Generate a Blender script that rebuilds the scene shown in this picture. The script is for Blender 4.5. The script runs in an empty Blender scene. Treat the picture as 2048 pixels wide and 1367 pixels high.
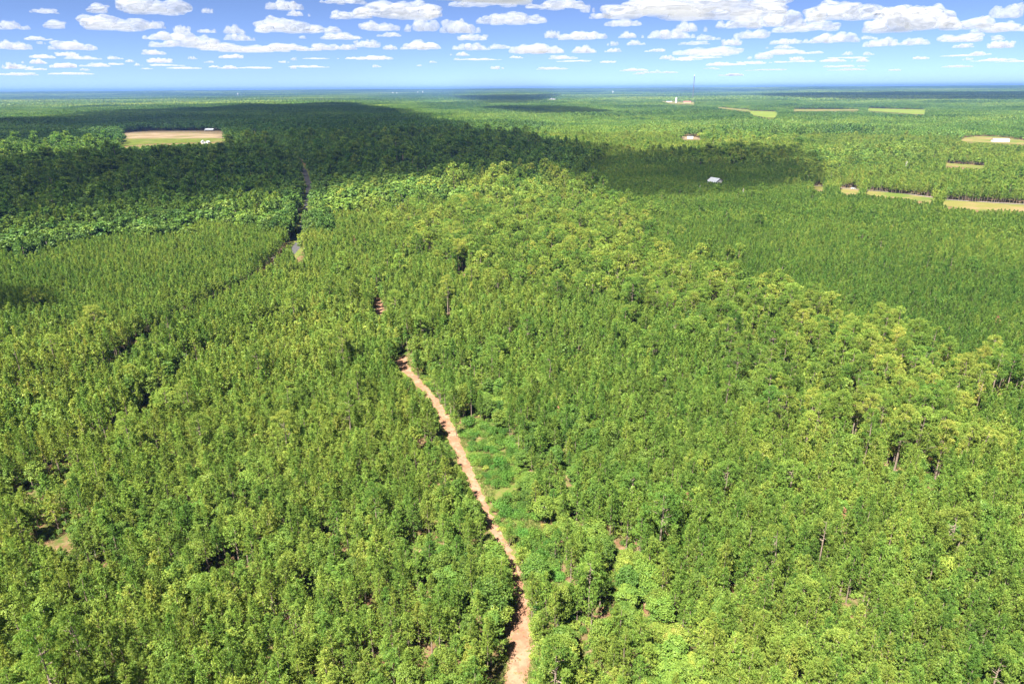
import bpy, bmesh, math, random
import numpy as np
from mathutils import Matrix, Vector, noise as mnoise

C = bpy.context.scene.collection
SC = bpy.context.scene
R_ = math.radians
RNG = np.random.default_rng(7)
random.seed(7)

# ------------------------------------------------------------------ camera
CAM_H = 106.0
PITCH = 20.35
ROLL = -0.36
FPX = 1365.0
HAZE = 4.2e-5
cam = bpy.data.cameras.new('camera')
cam.sensor_width = 36.0
cam.lens = FPX / 2048 * 36.0
cam.clip_start = 0.5
cam.clip_end = 300000.0
camo = bpy.data.objects.new('camera', cam)
C.objects.link(camo)
CAM_M = Matrix.Rotation(R_(90 - PITCH), 4, 'X') @ Matrix.Rotation(R_(ROLL), 4, 'Z')
camo.matrix_world = Matrix.Translation((0, 0, CAM_H)) @ CAM_M
SC.camera = camo
CR = np.array(CAM_M.to_3x3())

# ------------------------------------------------------------------ sky, sun, exposure
SUN_EL = 58.0
SUN_DIR = Vector((-0.55 * math.cos(R_(SUN_EL)), -0.835 * math.cos(R_(SUN_EL)), math.sin(R_(SUN_EL)))).normalized()
world = bpy.data.worlds.new('World')
SC.world = world
world.use_nodes = True
wn = world.node_tree
bg = wn.nodes['Background']
sky = wn.nodes.new('ShaderNodeTexSky')
sky.sky_type = 'NISHITA'
sky.sun_disc = False
sky.sun_elevation = R_(SUN_EL)
sky.sun_rotation = math.atan2(SUN_DIR.x, SUN_DIR.y)
sky.altitude = 4000
sky.air_density = 0.5
sky.dust_density = 0.0
sky.ozone_density = 1.5
tint = wn.nodes.new('ShaderNodeMix'); tint.data_type = 'RGBA'; tint.blend_type = 'MULTIPLY'; tint.inputs['Factor'].default_value = 1.0
tint.inputs['B'].default_value = (.65, .655, .74, 1)
wn.links.new(sky.outputs[0], tint.inputs['A'])
wn.links.new(tint.outputs['Result'], bg.inputs[0])
bg.inputs[1].default_value = 0.05
sun = bpy.data.lights.new('sun', 'SUN')
sun.energy = 5.0
sun.angle = R_(0.5)
sun.color = (1.0, 0.95, 0.86)
suno = bpy.data.objects.new('sun', sun)
C.objects.link(suno)
suno.rotation_euler = (-SUN_DIR).to_track_quat('-Z', 'Y').to_euler()
vs = SC.view_settings
vs.view_transform = 'Standard'
vs.look = 'None'
vs.gamma = 1
vs.use_curve_mapping = False
vs.exposure = 2.3
cy = SC.cycles
cy.max_bounces = 5
cy.diffuse_bounces = 2
cy.glossy_bounces = 1
cy.transmission_bounces = 3
cy.transparent_max_bounces = 24
cy.volume_bounces = 1
cy.use_denoising = True
cy.denoiser = 'OPENIMAGEDENOISE'
cy.denoising_input_passes = 'RGB_ALBEDO_NORMAL'
cy.denoising_prefilter = 'ACCURATE'
cy.use_adaptive_sampling = False
cy.caustics_reflective = False
cy.caustics_refractive = False


# ------------------------------------------------------------------ geometry of the place
def smooth(a, b, x):
    t = np.clip((x - a) / (b - a), 0, 1)
    return t * t * (3 - 2 * t)


def terrain(x, y):
    x = np.asarray(x, float); y = np.asarray(y, float)
    r = np.hypot(x, y)
    a = smooth(900, 2600, r)
    n1 = np.sin(x / 520 + 1.3) * np.cos(y / 690 + .4) + .6 * np.sin(x / 310 - y / 410 + 2.)
    n2 = np.sin(x / 3100 + .7) + np.cos(x / 1700 - y / 2500) + .6 * np.sin(y / 1900 + x / 5100)
    far = smooth(9000, 24000, r)
    ridge = (92 + 3.5 * np.sin(x / 4300 + 2.2) + 2.5 * np.sin(x / 1900 + y / 7000)) * smooth(12000, 27000, r)
    mid = 9 * smooth(4000, 9000, r) * (1 - far) * n2
    return a * 2.6 * n1 * (1 - far) + mid + ridge + far * 5 * np.sin(r / 1500 + x / 2600)


def project(x, y, z):
    """world -> pixel of the 2048 x 1367 picture"""
    p = np.stack([x, y, np.asarray(z, float) - CAM_H + 0 * np.asarray(x, float)], -1) @ CR
    d = np.maximum(-p[..., 2], 1e-3)
    return 1024 + FPX * p[..., 0] / d, 683.5 - FPX * p[..., 1] / d


def ground(u, v, h=0.0):
    """pixel -> point on the terrain (lifted by h)"""
    d = CR @ np.array([(u - 1024) / FPX, -(v - 683.5) / FPX, -1.0])
    z = h
    for _ in range(12):
        t = (z - CAM_H) / min(d[2], -1e-4)
        x, y = d[0] * t, d[1] * t
        z = float(terrain(x, y)) + h
    return np.array([x, y, z])


def far_point(u, dist):
    """the terrain point at a distance in the direction of a picture column"""
    d = CR @ np.array([(u - 1024) / FPX, -(176 - 683.5) / FPX, -1.0])
    d = d[:2] / np.linalg.norm(d[:2]) * dist
    return np.array([d[0], d[1], float(terrain(d[0], d[1]))])


def in_poly(u, v, poly):
    p = np.asarray(poly, float)
    inside = np.zeros(np.shape(u), bool)
    x0, y0 = p[-1]
    for x1, y1 in p:
        c = (y1 > v) != (y0 > v)
        with np.errstate(divide='ignore', invalid='ignore'):
            xi = (x0 - x1) * (v - y1) / (y0 - y1) + x1
        inside ^= c & (u < xi)
        x0, y0 = x1, y1
    return inside


def vnoise(x, y, s, seed=0):
    """smooth value noise 0..1 with cell size s"""
    x = np.asarray(x) / s; y = np.asarray(y) / s
    xi = np.floor(x).astype(int); yi = np.floor(y).astype(int)
    fx = x - xi; fy = y - yi
    fx = fx * fx * (3 - 2 * fx); fy = fy * fy * (3 - 2 * fy)

    def h(a, b):
        n = (a * 374761393 + b * 668265263 + seed * 974634777) & 0x7fffffff
        n = ((n ^ (n >> 13)) * 1274126177) & 0x7fffffff
        return ((n ^ (n >> 16)) & 0xffff) / 65535.0
    return (h(xi, yi) * (1 - fx) + h(xi + 1, yi) * fx) * (1 - fy) + (h(xi, yi + 1) * (1 - fx) + h(xi + 1, yi + 1) * fx) * fy


# ------------------------------------------------------------------ materials
def new_mat(name):
    m = bpy.data.materials.new(name)
    m.use_nodes = True
    nt = m.node_tree
    nt.nodes.clear()
    out = nt.nodes.new('ShaderNodeOutputMaterial')
    return m, nt, out


def N(nt, kind, **kw):
    n = nt.nodes.new(kind)
    for k, v in kw.items():
        setattr(n, k, v)
    return n


def ramp(nt, stops):
    r = nt.nodes.new('ShaderNodeValToRGB')
    el = r.color_ramp.elements
    while len(el) > 1:
        el.remove(el[-1])
    el[0].position = stops[0][0]; el[0].color = (*stops[0][1], 1)
    for p, c in stops[1:]:
        e = el.new(p); e.color = (*c, 1)
    return r


def foliage_mat(name, stops, trans=0.37):
    m, nt, out = new_mat(name)
    at = N(nt, 'ShaderNodeAttribute', attribute_type='INSTANCER', attribute_name='tint')
    tone = N(nt, 'ShaderNodeAttribute', attribute_type='GEOMETRY', attribute_name='tone')
    ad = N(nt, 'ShaderNodeMath', operation='MULTIPLY_ADD')
    nt.links.new(tone.outputs['Fac'], ad.inputs[0]); ad.inputs[1].default_value = 0.42
    nt.links.new(at.outputs['Fac'], ad.inputs[2])
    sb = N(nt, 'ShaderNodeMath', operation='SUBTRACT'); sb.inputs[1].default_value = 0.21
    nt.links.new(ad.outputs[0], sb.inputs[0])
    r = ramp(nt, stops)
    nt.links.new(sb.outputs[0], r.inputs[0])
    oi = N(nt, 'ShaderNodeObjectInfo')
    h1 = N(nt, 'ShaderNodeMapRange'); h1.inputs[3].default_value = .487; h1.inputs[4].default_value = .514
    nt.links.new(oi.outputs['Random'], h1.inputs[0])
    v0 = N(nt, 'ShaderNodeMath', operation='MULTIPLY'); v0.inputs[1].default_value = 7.31; nt.links.new(oi.outputs['Random'], v0.inputs[0])
    v1 = N(nt, 'ShaderNodeMath', operation='FRACT'); nt.links.new(v0.outputs[0], v1.inputs[0])
    v2 = N(nt, 'ShaderNodeMapRange'); v2.inputs[3].default_value = .82; v2.inputs[4].default_value = 1.14
    nt.links.new(v1.outputs[0], v2.inputs[0])
    hv = N(nt, 'ShaderNodeHueSaturation'); hv.inputs['Saturation'].default_value = .95
    nt.links.new(h1.outputs[0], hv.inputs['Hue']); nt.links.new(v2.outputs[0], hv.inputs['Value']); nt.links.new(r.outputs[0], hv.inputs['Color'])
    r = hv
    df = N(nt, 'ShaderNodeBsdfDiffuse')
    tr = N(nt, 'ShaderNodeBsdfTranslucent')
    nt.links.new(r.outputs[0], df.inputs[0])
    hs = N(nt, 'ShaderNodeHueSaturation'); hs.inputs['Hue'].default_value = 0.487; hs.inputs['Saturation'].default_value = 1.1; hs.inputs['Value'].default_value = 1.15
    nt.links.new(r.outputs[0], hs.inputs['Color'])
    nt.links.new(hs.outputs[0], tr.inputs[0])
    mx = N(nt, 'ShaderNodeMixShader'); mx.inputs[0].default_value = trans
    nt.links.new(df.outputs[0], mx.inputs[1]); nt.links.new(tr.outputs[0], mx.inputs[2])
    gl = N(nt, 'ShaderNodeBsdfGlossy'); gl.inputs['Roughness'].default_value = 0.5; gl.inputs[0].default_value = (.8, .9, .7, 1)
    m2 = N(nt, 'ShaderNodeMixShader'); m2.inputs[0].default_value = 0.012
    nt.links.new(mx.outputs[0], m2.inputs[1]); nt.links.new(gl.outputs[0], m2.inputs[2])
    nt.links.new(m2.outputs[0], out.inputs[0])
    return m


def plain_mat(name, color, rough=0.8, var=0.0, scale=1.0, metallic=0.0, color2=None):
    m, nt, out = new_mat(name)
    b = N(nt, 'ShaderNodeBsdfPrincipled')
    b.inputs['Roughness'].default_value = rough
    b.inputs['Metallic'].default_value = metallic
    b.inputs['Specular IOR Level'].default_value = 0.25
    if var or color2:
        tc = N(nt, 'ShaderNodeTexCoord')
        nz = N(nt, 'ShaderNodeTexNoise'); nz.inputs['Scale'].default_value = scale; nz.inputs['Detail'].default_value = 5
        nt.links.new(tc.outputs['Object'], nz.inputs['Vector'])
        c2 = color2 or tuple(c * (1 - var) for c in color)
        r = ramp(nt, [(0.35, c2), (0.65, color)])
        nt.links.new(nz.outputs['Fac'], r.inputs[0])
        nt.links.new(r.outputs[0], b.inputs['Base Color'])
    else:
        b.inputs['Base Color'].default_value = (*color, 1)
    nt.links.new(b.outputs[0], out.inputs[0])
    return m


def ground_mat(name, layers, scale0=1.0):
    """layers: list of (color, noise scale, lo, hi); the first is the base colour"""
    m, nt, out = new_mat(name)
    geo = N(nt, 'ShaderNodeNewGeometry')
    cur = None
    for i, (col, sc, lo, hi) in enumerate(layers):
        if i == 0:
            rgb = N(nt, 'ShaderNodeRGB'); rgb.outputs[0].default_value = (*col, 1)
            cur = rgb.outputs[0]
            continue
        mp = N(nt, 'ShaderNodeVectorMath', operation='ADD'); mp.inputs[1].default_value = (i * 37.1, i * 11.7, 0)
        nt.links.new(geo.outputs['Position'], mp.inputs[0])
        nz = N(nt, 'ShaderNodeTexNoise'); nz.inputs['Scale'].default_value = sc; nz.inputs['Detail'].default_value = 6; nz.inputs['Roughness'].default_value = .62
        nt.links.new(mp.outputs[0], nz.inputs['Vector'])
        mr = N(nt, 'ShaderNodeMapRange'); mr.inputs[1].default_value = lo; mr.inputs[2].default_value = hi
        nt.links.new(nz.outputs['Fac'], mr.inputs[0])
        mx = N(nt, 'ShaderNodeMix', data_type='RGBA')
        nt.links.new(mr.outputs[0], mx.inputs['Factor'])
        nt.links.new(cur, mx.inputs['A'])
        mx.inputs['B'].default_value = (*col, 1)
        cur = mx.outputs['Result']
    b = N(nt, 'ShaderNodeBsdfDiffuse')
    nt.links.new(cur, b.inputs[0])
    bn = N(nt, 'ShaderNodeTexNoise'); bn.inputs['Scale'].default_value = 1.3; bn.inputs['Detail'].default_value = 4
    nt.links.new(geo.outputs['Position'], bn.inputs['Vector'])
    bp = N(nt, 'ShaderNodeBump'); bp.inputs['Strength'].default_value = .5; bp.inputs['Distance'].default_value = .25
    nt.links.new(bn.outputs['Fac'], bp.inputs['Height'])
    nt.links.new(bp.outputs[0], b.inputs['Normal'])
    nt.links.new(b.outputs[0], out.inputs[0])
    return m


PINE_M = foliage_mat('pine needles', [(0.0, (.050, .118, .015)), (.35, (.112, .200, .023)), (.65, (.205, .280, .034)), (1.0, (.35, .36, .055))])
LEAF_M = foliage_mat('broad leaves', [(0.0, (.040, .094, .014)), (.35, (.092, .168, .021)), (.65, (.175, .25, .029)), (.88, (.26, .30, .04)), (1.0, (.36, .27, .07))])
VINE_M = foliage_mat('vine leaves', [(0.0, (.042, .115, .014)), (.5, (.088, .19, .02)), (1.0, (.17, .25, .03))])
DRY_M = foliage_mat('dry needles', [(0.0, (.12, .09, .04)), (.5, (.24, .13, .06)), (1.0, (.34, .19, .09))], .2)
BARK_M = plain_mat('pine bark', (.23, .175, .135), .9, .45, 2.0)
BARKL_M = plain_mat('grey bark', (.30, .27, .235), .9, .4, 2.0)
SNAG_M = plain_mat('bleached wood', (.52, .48, .43), .9, .3, 2.0)
GROUND_M = ground_mat('forest floor', [((0.107, 0.059, 0.034), 1, 0, 1), ((0.169, 0.112, 0.068), .35, .45, .62), ((0.042, 0.068, 0.013), .12, .46, .60), ((0.074, 0.090, 0.019), .6, .55, .7)])
TRACK_M = ground_mat('red dirt', [((0.178, 0.097, 0.060), 1, 0, 1), ((0.243, 0.146, 0.095), .25, .42, .6), ((0.124, 0.063, 0.039), .9, .52, .70), ((0.292, 0.205, 0.151), .40, .60, .72), ((0.076, 0.092, 0.030), .55, .58, .68)])
STRAW_M = ground_mat('dry grass', [((.105, .10, .032), 1, 0, 1), ((.065, .10, .018), .5, .40, .58), ((.17, .11, .065), .28, .55, .70)])
ASPH_M = ground_mat('asphalt', [((.048, .047, .050), 1, 0, 1), ((.07, .068, .068), .6, .4, .65)])
FIELD_TAN = ground_mat('harvested soil', [((0.124, 0.090, 0.053), 1, 0, 1), ((0.161, 0.124, 0.081), .02, .42, .6), ((0.099, 0.087, 0.037), .012, .5, .65)])
FIELD_GRN = ground_mat('pasture', [((0.053, 0.073, 0.013), 1, 0, 1), ((0.079, 0.092, 0.020), .03, .42, .6), ((0.125, 0.099, 0.043), .018, .55, .7)])
FIELD_BRT = ground_mat('hay field', [((0.087, 0.123, 0.017), 1, 0, 1), ((0.123, 0.140, 0.030), .015, .42, .62)])
FIELD_PALE = ground_mat('dry pasture', [((0.117, 0.113, 0.032), 1, 0, 1), ((0.162, 0.117, 0.059), .04, .46, .62), ((0.068, 0.099, 0.020), .02, .48, .60)])
GRAVEL_M = ground_mat('pale gravel', [((0.193, 0.171, 0.149), 1, 0, 1), ((0.149, 0.134, 0.119), .8, .42, .6)])
WHITE_M = plain_mat('white paint', (.62, .62, .61), .5, .12, .3)
ROOF_M = plain_mat('light metal roof', (.36, .38, .41), .45, .12, .5)
ROOFD_M = plain_mat('brown shingle roof', (.20, .13, .10), .8, .3, 1.0)
ROOFR_M = plain_mat('rust red roof', (.30, .09, .06), .7, .25, .5)
TANWALL_M = plain_mat('tan wall', (.36, .29, .18), .7, .15, .4)
GLASS_M = plain_mat('dark glass', (.03, .035, .04), .15)
STEEL_M = plain_mat('galvanised steel', (.16, .165, .17), .45, .1, 1.0, .3)
POLE_M = plain_mat('weathered pole wood', (.26, .21, .17), .9, .3, 3.0)
GREY_M = plain_mat('grey spoil', (.17, .165, .175), .95, .35, .05)
TYRE_M = plain_mat('tyre rubber', (.03, .03, .03), .8)


# ------------------------------------------------------------------ mesh helpers
class MB:
    """collects geometry for ONE mesh object"""
    def __init__(s):
        s.v = []; s.f = []; s.t = []; s.m = []; s.n = 0

    def add(s, v, f, tone=0.5, mi=0):
        v = np.asarray(v, float)
        s.v.append(v)
        s.f += [tuple(int(i) + s.n for i in q) for q in f]
        s.t.append(np.broadcast_to(np.asarray(tone, float), (len(v),)))
        s.m += [mi] * len(f)
        s.n += len(v)

    def tris(s, a, b, c, tone, mi=0):
        k = len(a)
        v = np.stack([a, b, c], 1).reshape(-1, 3)
        f = np.arange(k * 3).reshape(k, 3)
        s.add(v, f, np.repeat(tone, 3), mi)

    def quads(s, a, b, c, d, tone, mi=0):
        k = len(a)
        v = np.stack([a, b, c, d], 1).reshape(-1, 3)
        s.add(v, np.arange(k * 4).reshape(k, 4), np.repeat(tone, 4), mi)

    def tube(s, pts, rad, seg=6, mi=0, tone=.5):
        pts = np.asarray(pts, float)
        k = len(pts)
        ang = np.linspace(0, 2 * np.pi, seg, endpoint=False)
        vs = []
        for i in range(k):
            d = pts[min(i + 1, k - 1)] - pts[max(i - 1, 0)]
            d = d / (np.linalg.norm(d) + 1e-9)
            a = np.cross(d, [0.13, 0.99, 0.07]); a /= np.linalg.norm(a) + 1e-9
            b = np.cross(d, a)
            vs.append(pts[i] + rad[i] * (np.cos(ang)[:, None] * a + np.sin(ang)[:, None] * b))
        v = np.concatenate(vs)
        f = [(i * seg + j, i * seg + (j + 1) % seg, (i + 1) * seg + (j + 1) % seg, (i + 1) * seg + j) for i in range(k - 1) for j in range(seg)]
        f.append(tuple(range((k - 1) * seg, k * seg)))
        s.add(v, f, tone, mi)

    def box(s, x0, x1, y0, y1, z0, z1, mi=0):
        v = [(x, y, z) for x in (x0, x1) for y in (y0, y1) for z in (z0, z1)]
        s.add(v, [(0, 1, 3, 2), (4, 6, 7, 5), (0, 4, 5, 1), (2, 3, 7, 6), (0, 2, 6, 4), (1, 5, 7, 3)], .5, mi)

    def prism(s, sec, y0, y1, mi=0):
        """a section in x,z drawn out along y"""
        k = len(sec)
        v = [(x, y0, z) for x, z in sec] + [(x, y1, z) for x, z in sec]
        f = [(i, (i + 1) % k, k + (i + 1) % k, k + i) for i in range(k)] + [tuple(range(k))[::-1], tuple(range(k, 2 * k))]
        s.add(v, f, .5, mi)

    def mesh(s, name, mats):
        me = bpy.data.meshes.new(name)
        V = np.concatenate(s.v)
        me.from_pydata(V.tolist(), [], s.f)
        a = me.attributes.new('tone', 'FLOAT', 'POINT')
        a.data.foreach_set('value', np.concatenate(s.t).astype(np.float32))
        for m in (mats if isinstance(mats, (list, tuple)) else [mats]):
            me.materials.append(m)
        if max(s.m):
            me.polygons.foreach_set('material_index', np.array(s.m, np.int32))
        me.update()
        return me

    def build(s, name, mats, parent=None, loc=None):
        return obj(name, s.mesh(name, mats), parent, loc)


def obj(name, me, parent=None, loc=None, link=True):
    o = bpy.data.objects.new(name, me)
    if link:
        C.objects.link(o)
    if parent is not None:
        o.parent = parent
    if loc is not None:
        o.location = loc
    return o


def tag(o, label=None, cat=None, group=None, kind=None):
    if label: o['label'] = label
    if cat: o['category'] = cat
    if group: o['group'] = group
    if kind: o['kind'] = kind
    return o


def thing(name, label, cat, loc, rz=0.0, group=None):
    o = bpy.data.objects.new(name, None)
    C.objects.link(o)
    o.empty_display_size = .5
    o.location = [float(c) for c in loc]
    o.rotation_euler = (0, 0, rz)
    return tag(o, label, cat, group)


# ------------------------------------------------------------------ trees
def unit(v):
    return v / (np.linalg.norm(v, axis=-1, keepdims=True) + 1e-9)


def needle_tufts(mb, P, A, rng, blades, length, width, tone, mi=0):
    """P tuft centres, A axes: each tuft is a spray of narrow blades"""
    k = len(P)
    P = np.repeat(P, blades, 0); A = np.repeat(A, blades, 0)
    tn = np.repeat(tone, blades) + rng.normal(0, .07, k * blades)
    d = unit(A * .75 + unit(rng.normal(0, 1, (k * blades, 3))))
    L = length * rng.uniform(.65, 1.25, (k * blades, 1))
    side = unit(np.cross(d, rng.normal(0, 1, (k * blades, 3)))) * width * rng.uniform(.7, 1.3, (k * blades, 1))
    st = P - d * L * .15
    mb.tris(st + d * L * .55 + side, st + d * L * .55 - side, st + d * L * 1.05, np.clip(tn, 0, 1), mi)
    mb.tris(st + d * L * .55 - side, st + d * L * .55 + side, st, np.clip(tn, 0, 1), mi)


def pine_crown(mb, seed, h=13.0, zb=4.5, R=2.4, nb=58, nt=6, blades=4, bl=.55, bw=.10, mi=0, round_=1.95, gap=0.0):
    rng = np.random.default_rng(seed)
    P = []; A = []; T = []
    lean = rng.normal(0, .02, 2)
    for i in range(nb):
        t = ((i + .5) / nb) ** .9
        z = zb + (h - zb) * t * .97
        L = R * max(.1, (1 - t ** round_)) ** .75 * rng.uniform(.62, 1.18) + .18
        if rng.random() < gap:
            L *= .35
        az = i * 2.39996 + rng.normal(0, .35)
        up = math.radians(8 + 55 * t + rng.normal(0, 9))
        d = np.array([math.cos(az) * math.cos(up), math.sin(az) * math.cos(up), math.sin(up)])
        bt = rng.uniform(.15, .85)
        m = max(2, int(round(nt * (.35 + .65 * L / R))))
        for j in range(m):
            s = (.22 + .78 * (j + rng.uniform(.2, .8)) / m) * L
            off = rng.normal(0, .16, 3) * (.5 + s / R)
            p = d * s + off + np.array([0, 0, z + .06 * s * s]) + np.array([lean[0], lean[1], 0]) * z
            P.append(p)
            A.append(d * .8 + np.array([0, 0, .75]))
            T.append(bt + rng.normal(0, .12))
    needle_tufts(mb, np.array(P), unit(np.array(A)), rng, blades, bl, bw, np.array(T), mi)
    # leader shoot
    k = 6
    needle_tufts(mb, np.array([[lean[0] * h, lean[1] * h, h - .3 + .12 * q] for q in range(k)]), np.tile([[0, 0, 1.]], (k, 1)), rng, blades, bl * .9, bw, np.full(k, .7), mi)


def pine_trunk(mb, seed, h=13.0, r=.16, zb=4.5, mi=0, stubs=5):
    rng = np.random.default_rng(seed)
    mb.tube([(0, 0, -.3), (rng.normal(0, .06), rng.normal(0, .06), h * .35), (rng.normal(0, .08), rng.normal(0, .08), h * .7), (0, 0, h * .97)], [r * 1.15, r * .9, r * .55, .03], 6, mi)
    for i in range(stubs):
        z = rng.uniform(zb * .55, zb * 1.25); a = rng.uniform(0, 6.28); L = rng.uniform(.5, 1.5)
        mb.tube([(0, 0, z), (math.cos(a) * L, math.sin(a) * L, z + L * .25)], [.045, .015], 4, mi)


def old_pine_crown(mb, seed, h=20.0, zb=11.0, R=3.6, nclump=26, per=20, blades=4, bl=.62, bw=.115, mi=0):
    rng = np.random.default_rng(seed)
    P = []; A = []; T = []
    for i in range(nclump):
        t = (i + .5) / nclump
        z = zb + (h - zb) * t
        L = R * (max(.03, 1 - t ** 2.6) ** .6) * rng.uniform(.45, 1.1)
        az = i * 2.39996 + rng.normal(0, .5)
        c = np.array([math.cos(az) * L, math.sin(az) * L, z + .18 * L])
        rx = rng.uniform(.7, 1.25)
        bt = rng.uniform(.1, .9)
        q = rng.normal(0, 1, (per, 3)); q = unit(q) * rng.uniform(.45, 1, (per, 1)) ** .6
        P.append(c + q * np.array([rx, rx, rx * .45]))
        A.append(unit(q * np.array([1, 1, .6]) + np.array([0, 0, .8])))
        T.append(np.full(per, bt) + rng.normal(0, .12, per))
    needle_tufts(mb, np.concatenate(P), np.concatenate(A), rng, blades, bl, bw, np.concatenate(T), mi)


def old_pine_trunk(mb, seed, h=20.0, zb=11.0, R=3.6, r=.24, nlimb=12, mi=0):
    rng = np.random.default_rng(seed)
    mb.tube([(0, 0, -.3), (rng.normal(0, .12), rng.normal(0, .12), h * .3), (rng.normal(0, .2), rng.normal(0, .2), h * .65), (0, 0, h * .97)], [r * 1.2, r * .95, r * .65, .05], 7, mi)
    for i in range(nlimb):
        t = rng.uniform(-.15, .8); z = zb + (h - zb) * t; a = rng.uniform(0, 6.28); L = R * rng.uniform(.4, .85) * (1 - max(t, 0) * .6)
        mb.tube([(0, 0, z), (math.cos(a) * L * .5, math.sin(a) * L * .5, z + L * .08), (math.cos(a) * L, math.sin(a) * L, z + L * .3)], [.09, .06, .02], 4, mi)


def leaf_cards(mb, P, Nn, rng, size, tone, mi=0, rnd=.55):
    k = len(P)
    n = unit(Nn + rng.normal(0, rnd, (k, 3)))
    a = unit(np.cross(n, rng.normal(0, 1, (k, 3))))
    b = np.cross(n, a)
    s = size * rng.uniform(.6, 1.35, (k, 1))
    mb.quads(P - a * s, P - b * s * .62 + a * s * .1, P + a * s, P + b * s * .62 + a * s * .1, np.clip(tone, 0, 1), mi)


def broad_crown(mb, seed, h=11.0, zb=2.2, R=3.0, lobes=30, per=75, size=.27, mi=0, peak=.6):
    rng = np.random.default_rng(seed)
    zc = (h + zb) / 2; hz = (h - zb) / 2
    for i in range(lobes):
        t = (i + .5) / lobes
        cz = 1 - 1.72 * t
        az = i * 2.39996 + rng.normal(0, .45)
        sr = math.sqrt(max(0, 1 - cz * cz))
        k = rng.uniform(.55, .84)
        c = np.array([math.cos(az) * sr * R * k, math.sin(az) * sr * R * k, zc + cz * hz * (k + .04)])
        lr = R * rng.uniform(.26, .44)
        q = unit(rng.normal(0, 1, (per, 3)))
        q[:, 2] = np.where(q[:, 2] < -.35, -q[:, 2], q[:, 2])
        q = unit(q)
        rad = lr * rng.uniform(.72, 1.12, (per, 1))
        bt = rng.uniform(.15, .85)
        leaf_cards(mb, c + q * rad * np.array([1, 1, .85]), unit(q + np.array([0, 0, .35])), rng, size, np.full(per, bt) + rng.normal(0, .12, per), mi)


def broad_trunk(mb, seed, h=11.0, zb=2.2, R=3.0, r=.2, mi=0):
    rng = np.random.default_rng(seed)
    mb.tube([(0, 0, -.3), (rng.normal(0, .1), rng.normal(0, .1), zb), (rng.normal(0, .2), rng.normal(0, .2), h * .55), (0, 0, h * .85)], [r * 1.25, r, r * .6, .04], 6, mi)
    for i in range(6):
        a = i * 1.05 + rng.normal(0, .2); z = rng.uniform(zb * .9, h * .5); L = R * rng.uniform(.5, .85)
        mb.tube([(0, 0, z), (math.cos(a) * L * .5, math.sin(a) * L * .5, z + L * .45), (math.cos(a) * L, math.sin(a) * L, z + L * .9)], [r * .5, r * .32, .02], 4, mi)


def shrub_foliage(mb, seed, h=2.2, R=1.6, lobes=9, per=80, size=.15, mi=0):
    rng = np.random.default_rng(seed)
    for i in range(lobes):
        az = i * 2.4 + rng.normal(0, .4); k = 0 if i == 0 else rng.uniform(.35, .75)
        lr = R * rng.uniform(.35, .55)
        c = np.array([math.cos(az) * R * k, math.sin(az) * R * k, h * rng.uniform(.3, .62) if i else h * .6])
        q = unit(rng.normal(0, 1, (per, 3))); q[:, 2] = np.abs(q[:, 2]) - .15
        leaf_cards(mb, c + unit(q) * lr * np.array([1, 1, .85]), unit(q + np.array([0, 0, .4])), rng, size, np.full(per, rng.uniform(.2, .8)) + rng.normal(0, .12, per), mi)


def snag(mb, seed, h=14.0, r=.22, n=14, spread=.28):
    rng = np.random.default_rng(seed)
    mb.tube([(0, 0, -.3), (.1, .05, h * .4), (-.1, .1, h * .75), (0, 0, h)], [r * 1.2, r, r * .6, .03], 6)
    for i in range(n):
        z = h * rng.uniform(.3, .92); a = rng.uniform(0, 6.28); L = h * spread * rng.uniform(.4, 1.) * (1.15 - z / h)
        e = np.array([math.cos(a) * L, math.sin(a) * L, z + L * rng.uniform(.5, 1.1)])
        m = np.array([math.cos(a) * L * .5, math.sin(a) * L * .5, z + L * .3])
        mb.tube([(0, 0, z), m, e], [r * .4, r * .24, .015], 4)
        for k in range(3):
            a2 = a + rng.normal(0, .9)
            mb.tube([m, m + np.array([math.cos(a2), math.sin(a2), rng.uniform(.3, 1)]) * L * .45], [r * .16, .012], 3)


# kinds: each near model is a crown mesh and a trunk mesh; LODs are single meshes with both
def two(fc, ft, mats):
    a = MB(); fc(a); b = MB(); ft(b)
    return a.mesh('crown', mats[0]), b.mesh('trunk', mats[1])


def joined(fc, ft, mats, name):
    a = MB(); fc(a)
    if ft: ft(a)
    return a.mesh(name, mats)


NEAR = {}
NEAR['pine_tree'] = [two(lambda m, s=s, h=h, R=R, zb=zb: pine_crown(m, s, h, zb, R, nb=72, nt=7, blades=9, bl=.46, bw=.042, gap=.06),
                         lambda m, s=s, h=h, zb=zb: pine_trunk(m, s, h, .16, zb), (PINE_M, BARK_M))
                     for s, h, R, zb in ((1, 13.0, 2.5, 4.2), (2, 12.4, 2.3, 4.0), (3, 13.6, 2.7, 5.0), (4, 12.8, 2.15, 3.6), (5, 13.3, 2.9, 5.2), (6, 12.6, 2.6, 3.8))]
NEAR['old_pine_tree'] = [two(lambda m, s=s, h=h, R=R, zb=zb: old_pine_crown(m, s, h, zb, R, 34, 24, 8, .5, .05),
                             lambda m, s=s, h=h, R=R, zb=zb: old_pine_trunk(m, s, h, zb, R), (PINE_M, BARK_M))
                         for s, h, R, zb in ((11, 20., 3.7, 11.5), (12, 18.5, 3.3, 10.5), (13, 21., 4.0, 12.5), (14, 19., 3.5, 9.5))]
NEAR['broadleaf_tree'] = [two(lambda m, s=s, h=h, R=R, zb=zb: broad_crown(m, s, h, zb, R, 38, 120, .19),
                              lambda m, s=s, h=h, R=R, zb=zb: broad_trunk(m, s, h, zb, R), (LEAF_M, BARKL_M))
                          for s, h, R, zb in ((21, 11., 2.9, 1.6), (22, 10., 3.2, 1.4), (23, 12., 2.6, 1.8), (24, 11., 3.5, 2.0), (25, 10.5, 2.4, 1.2))]


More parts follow.
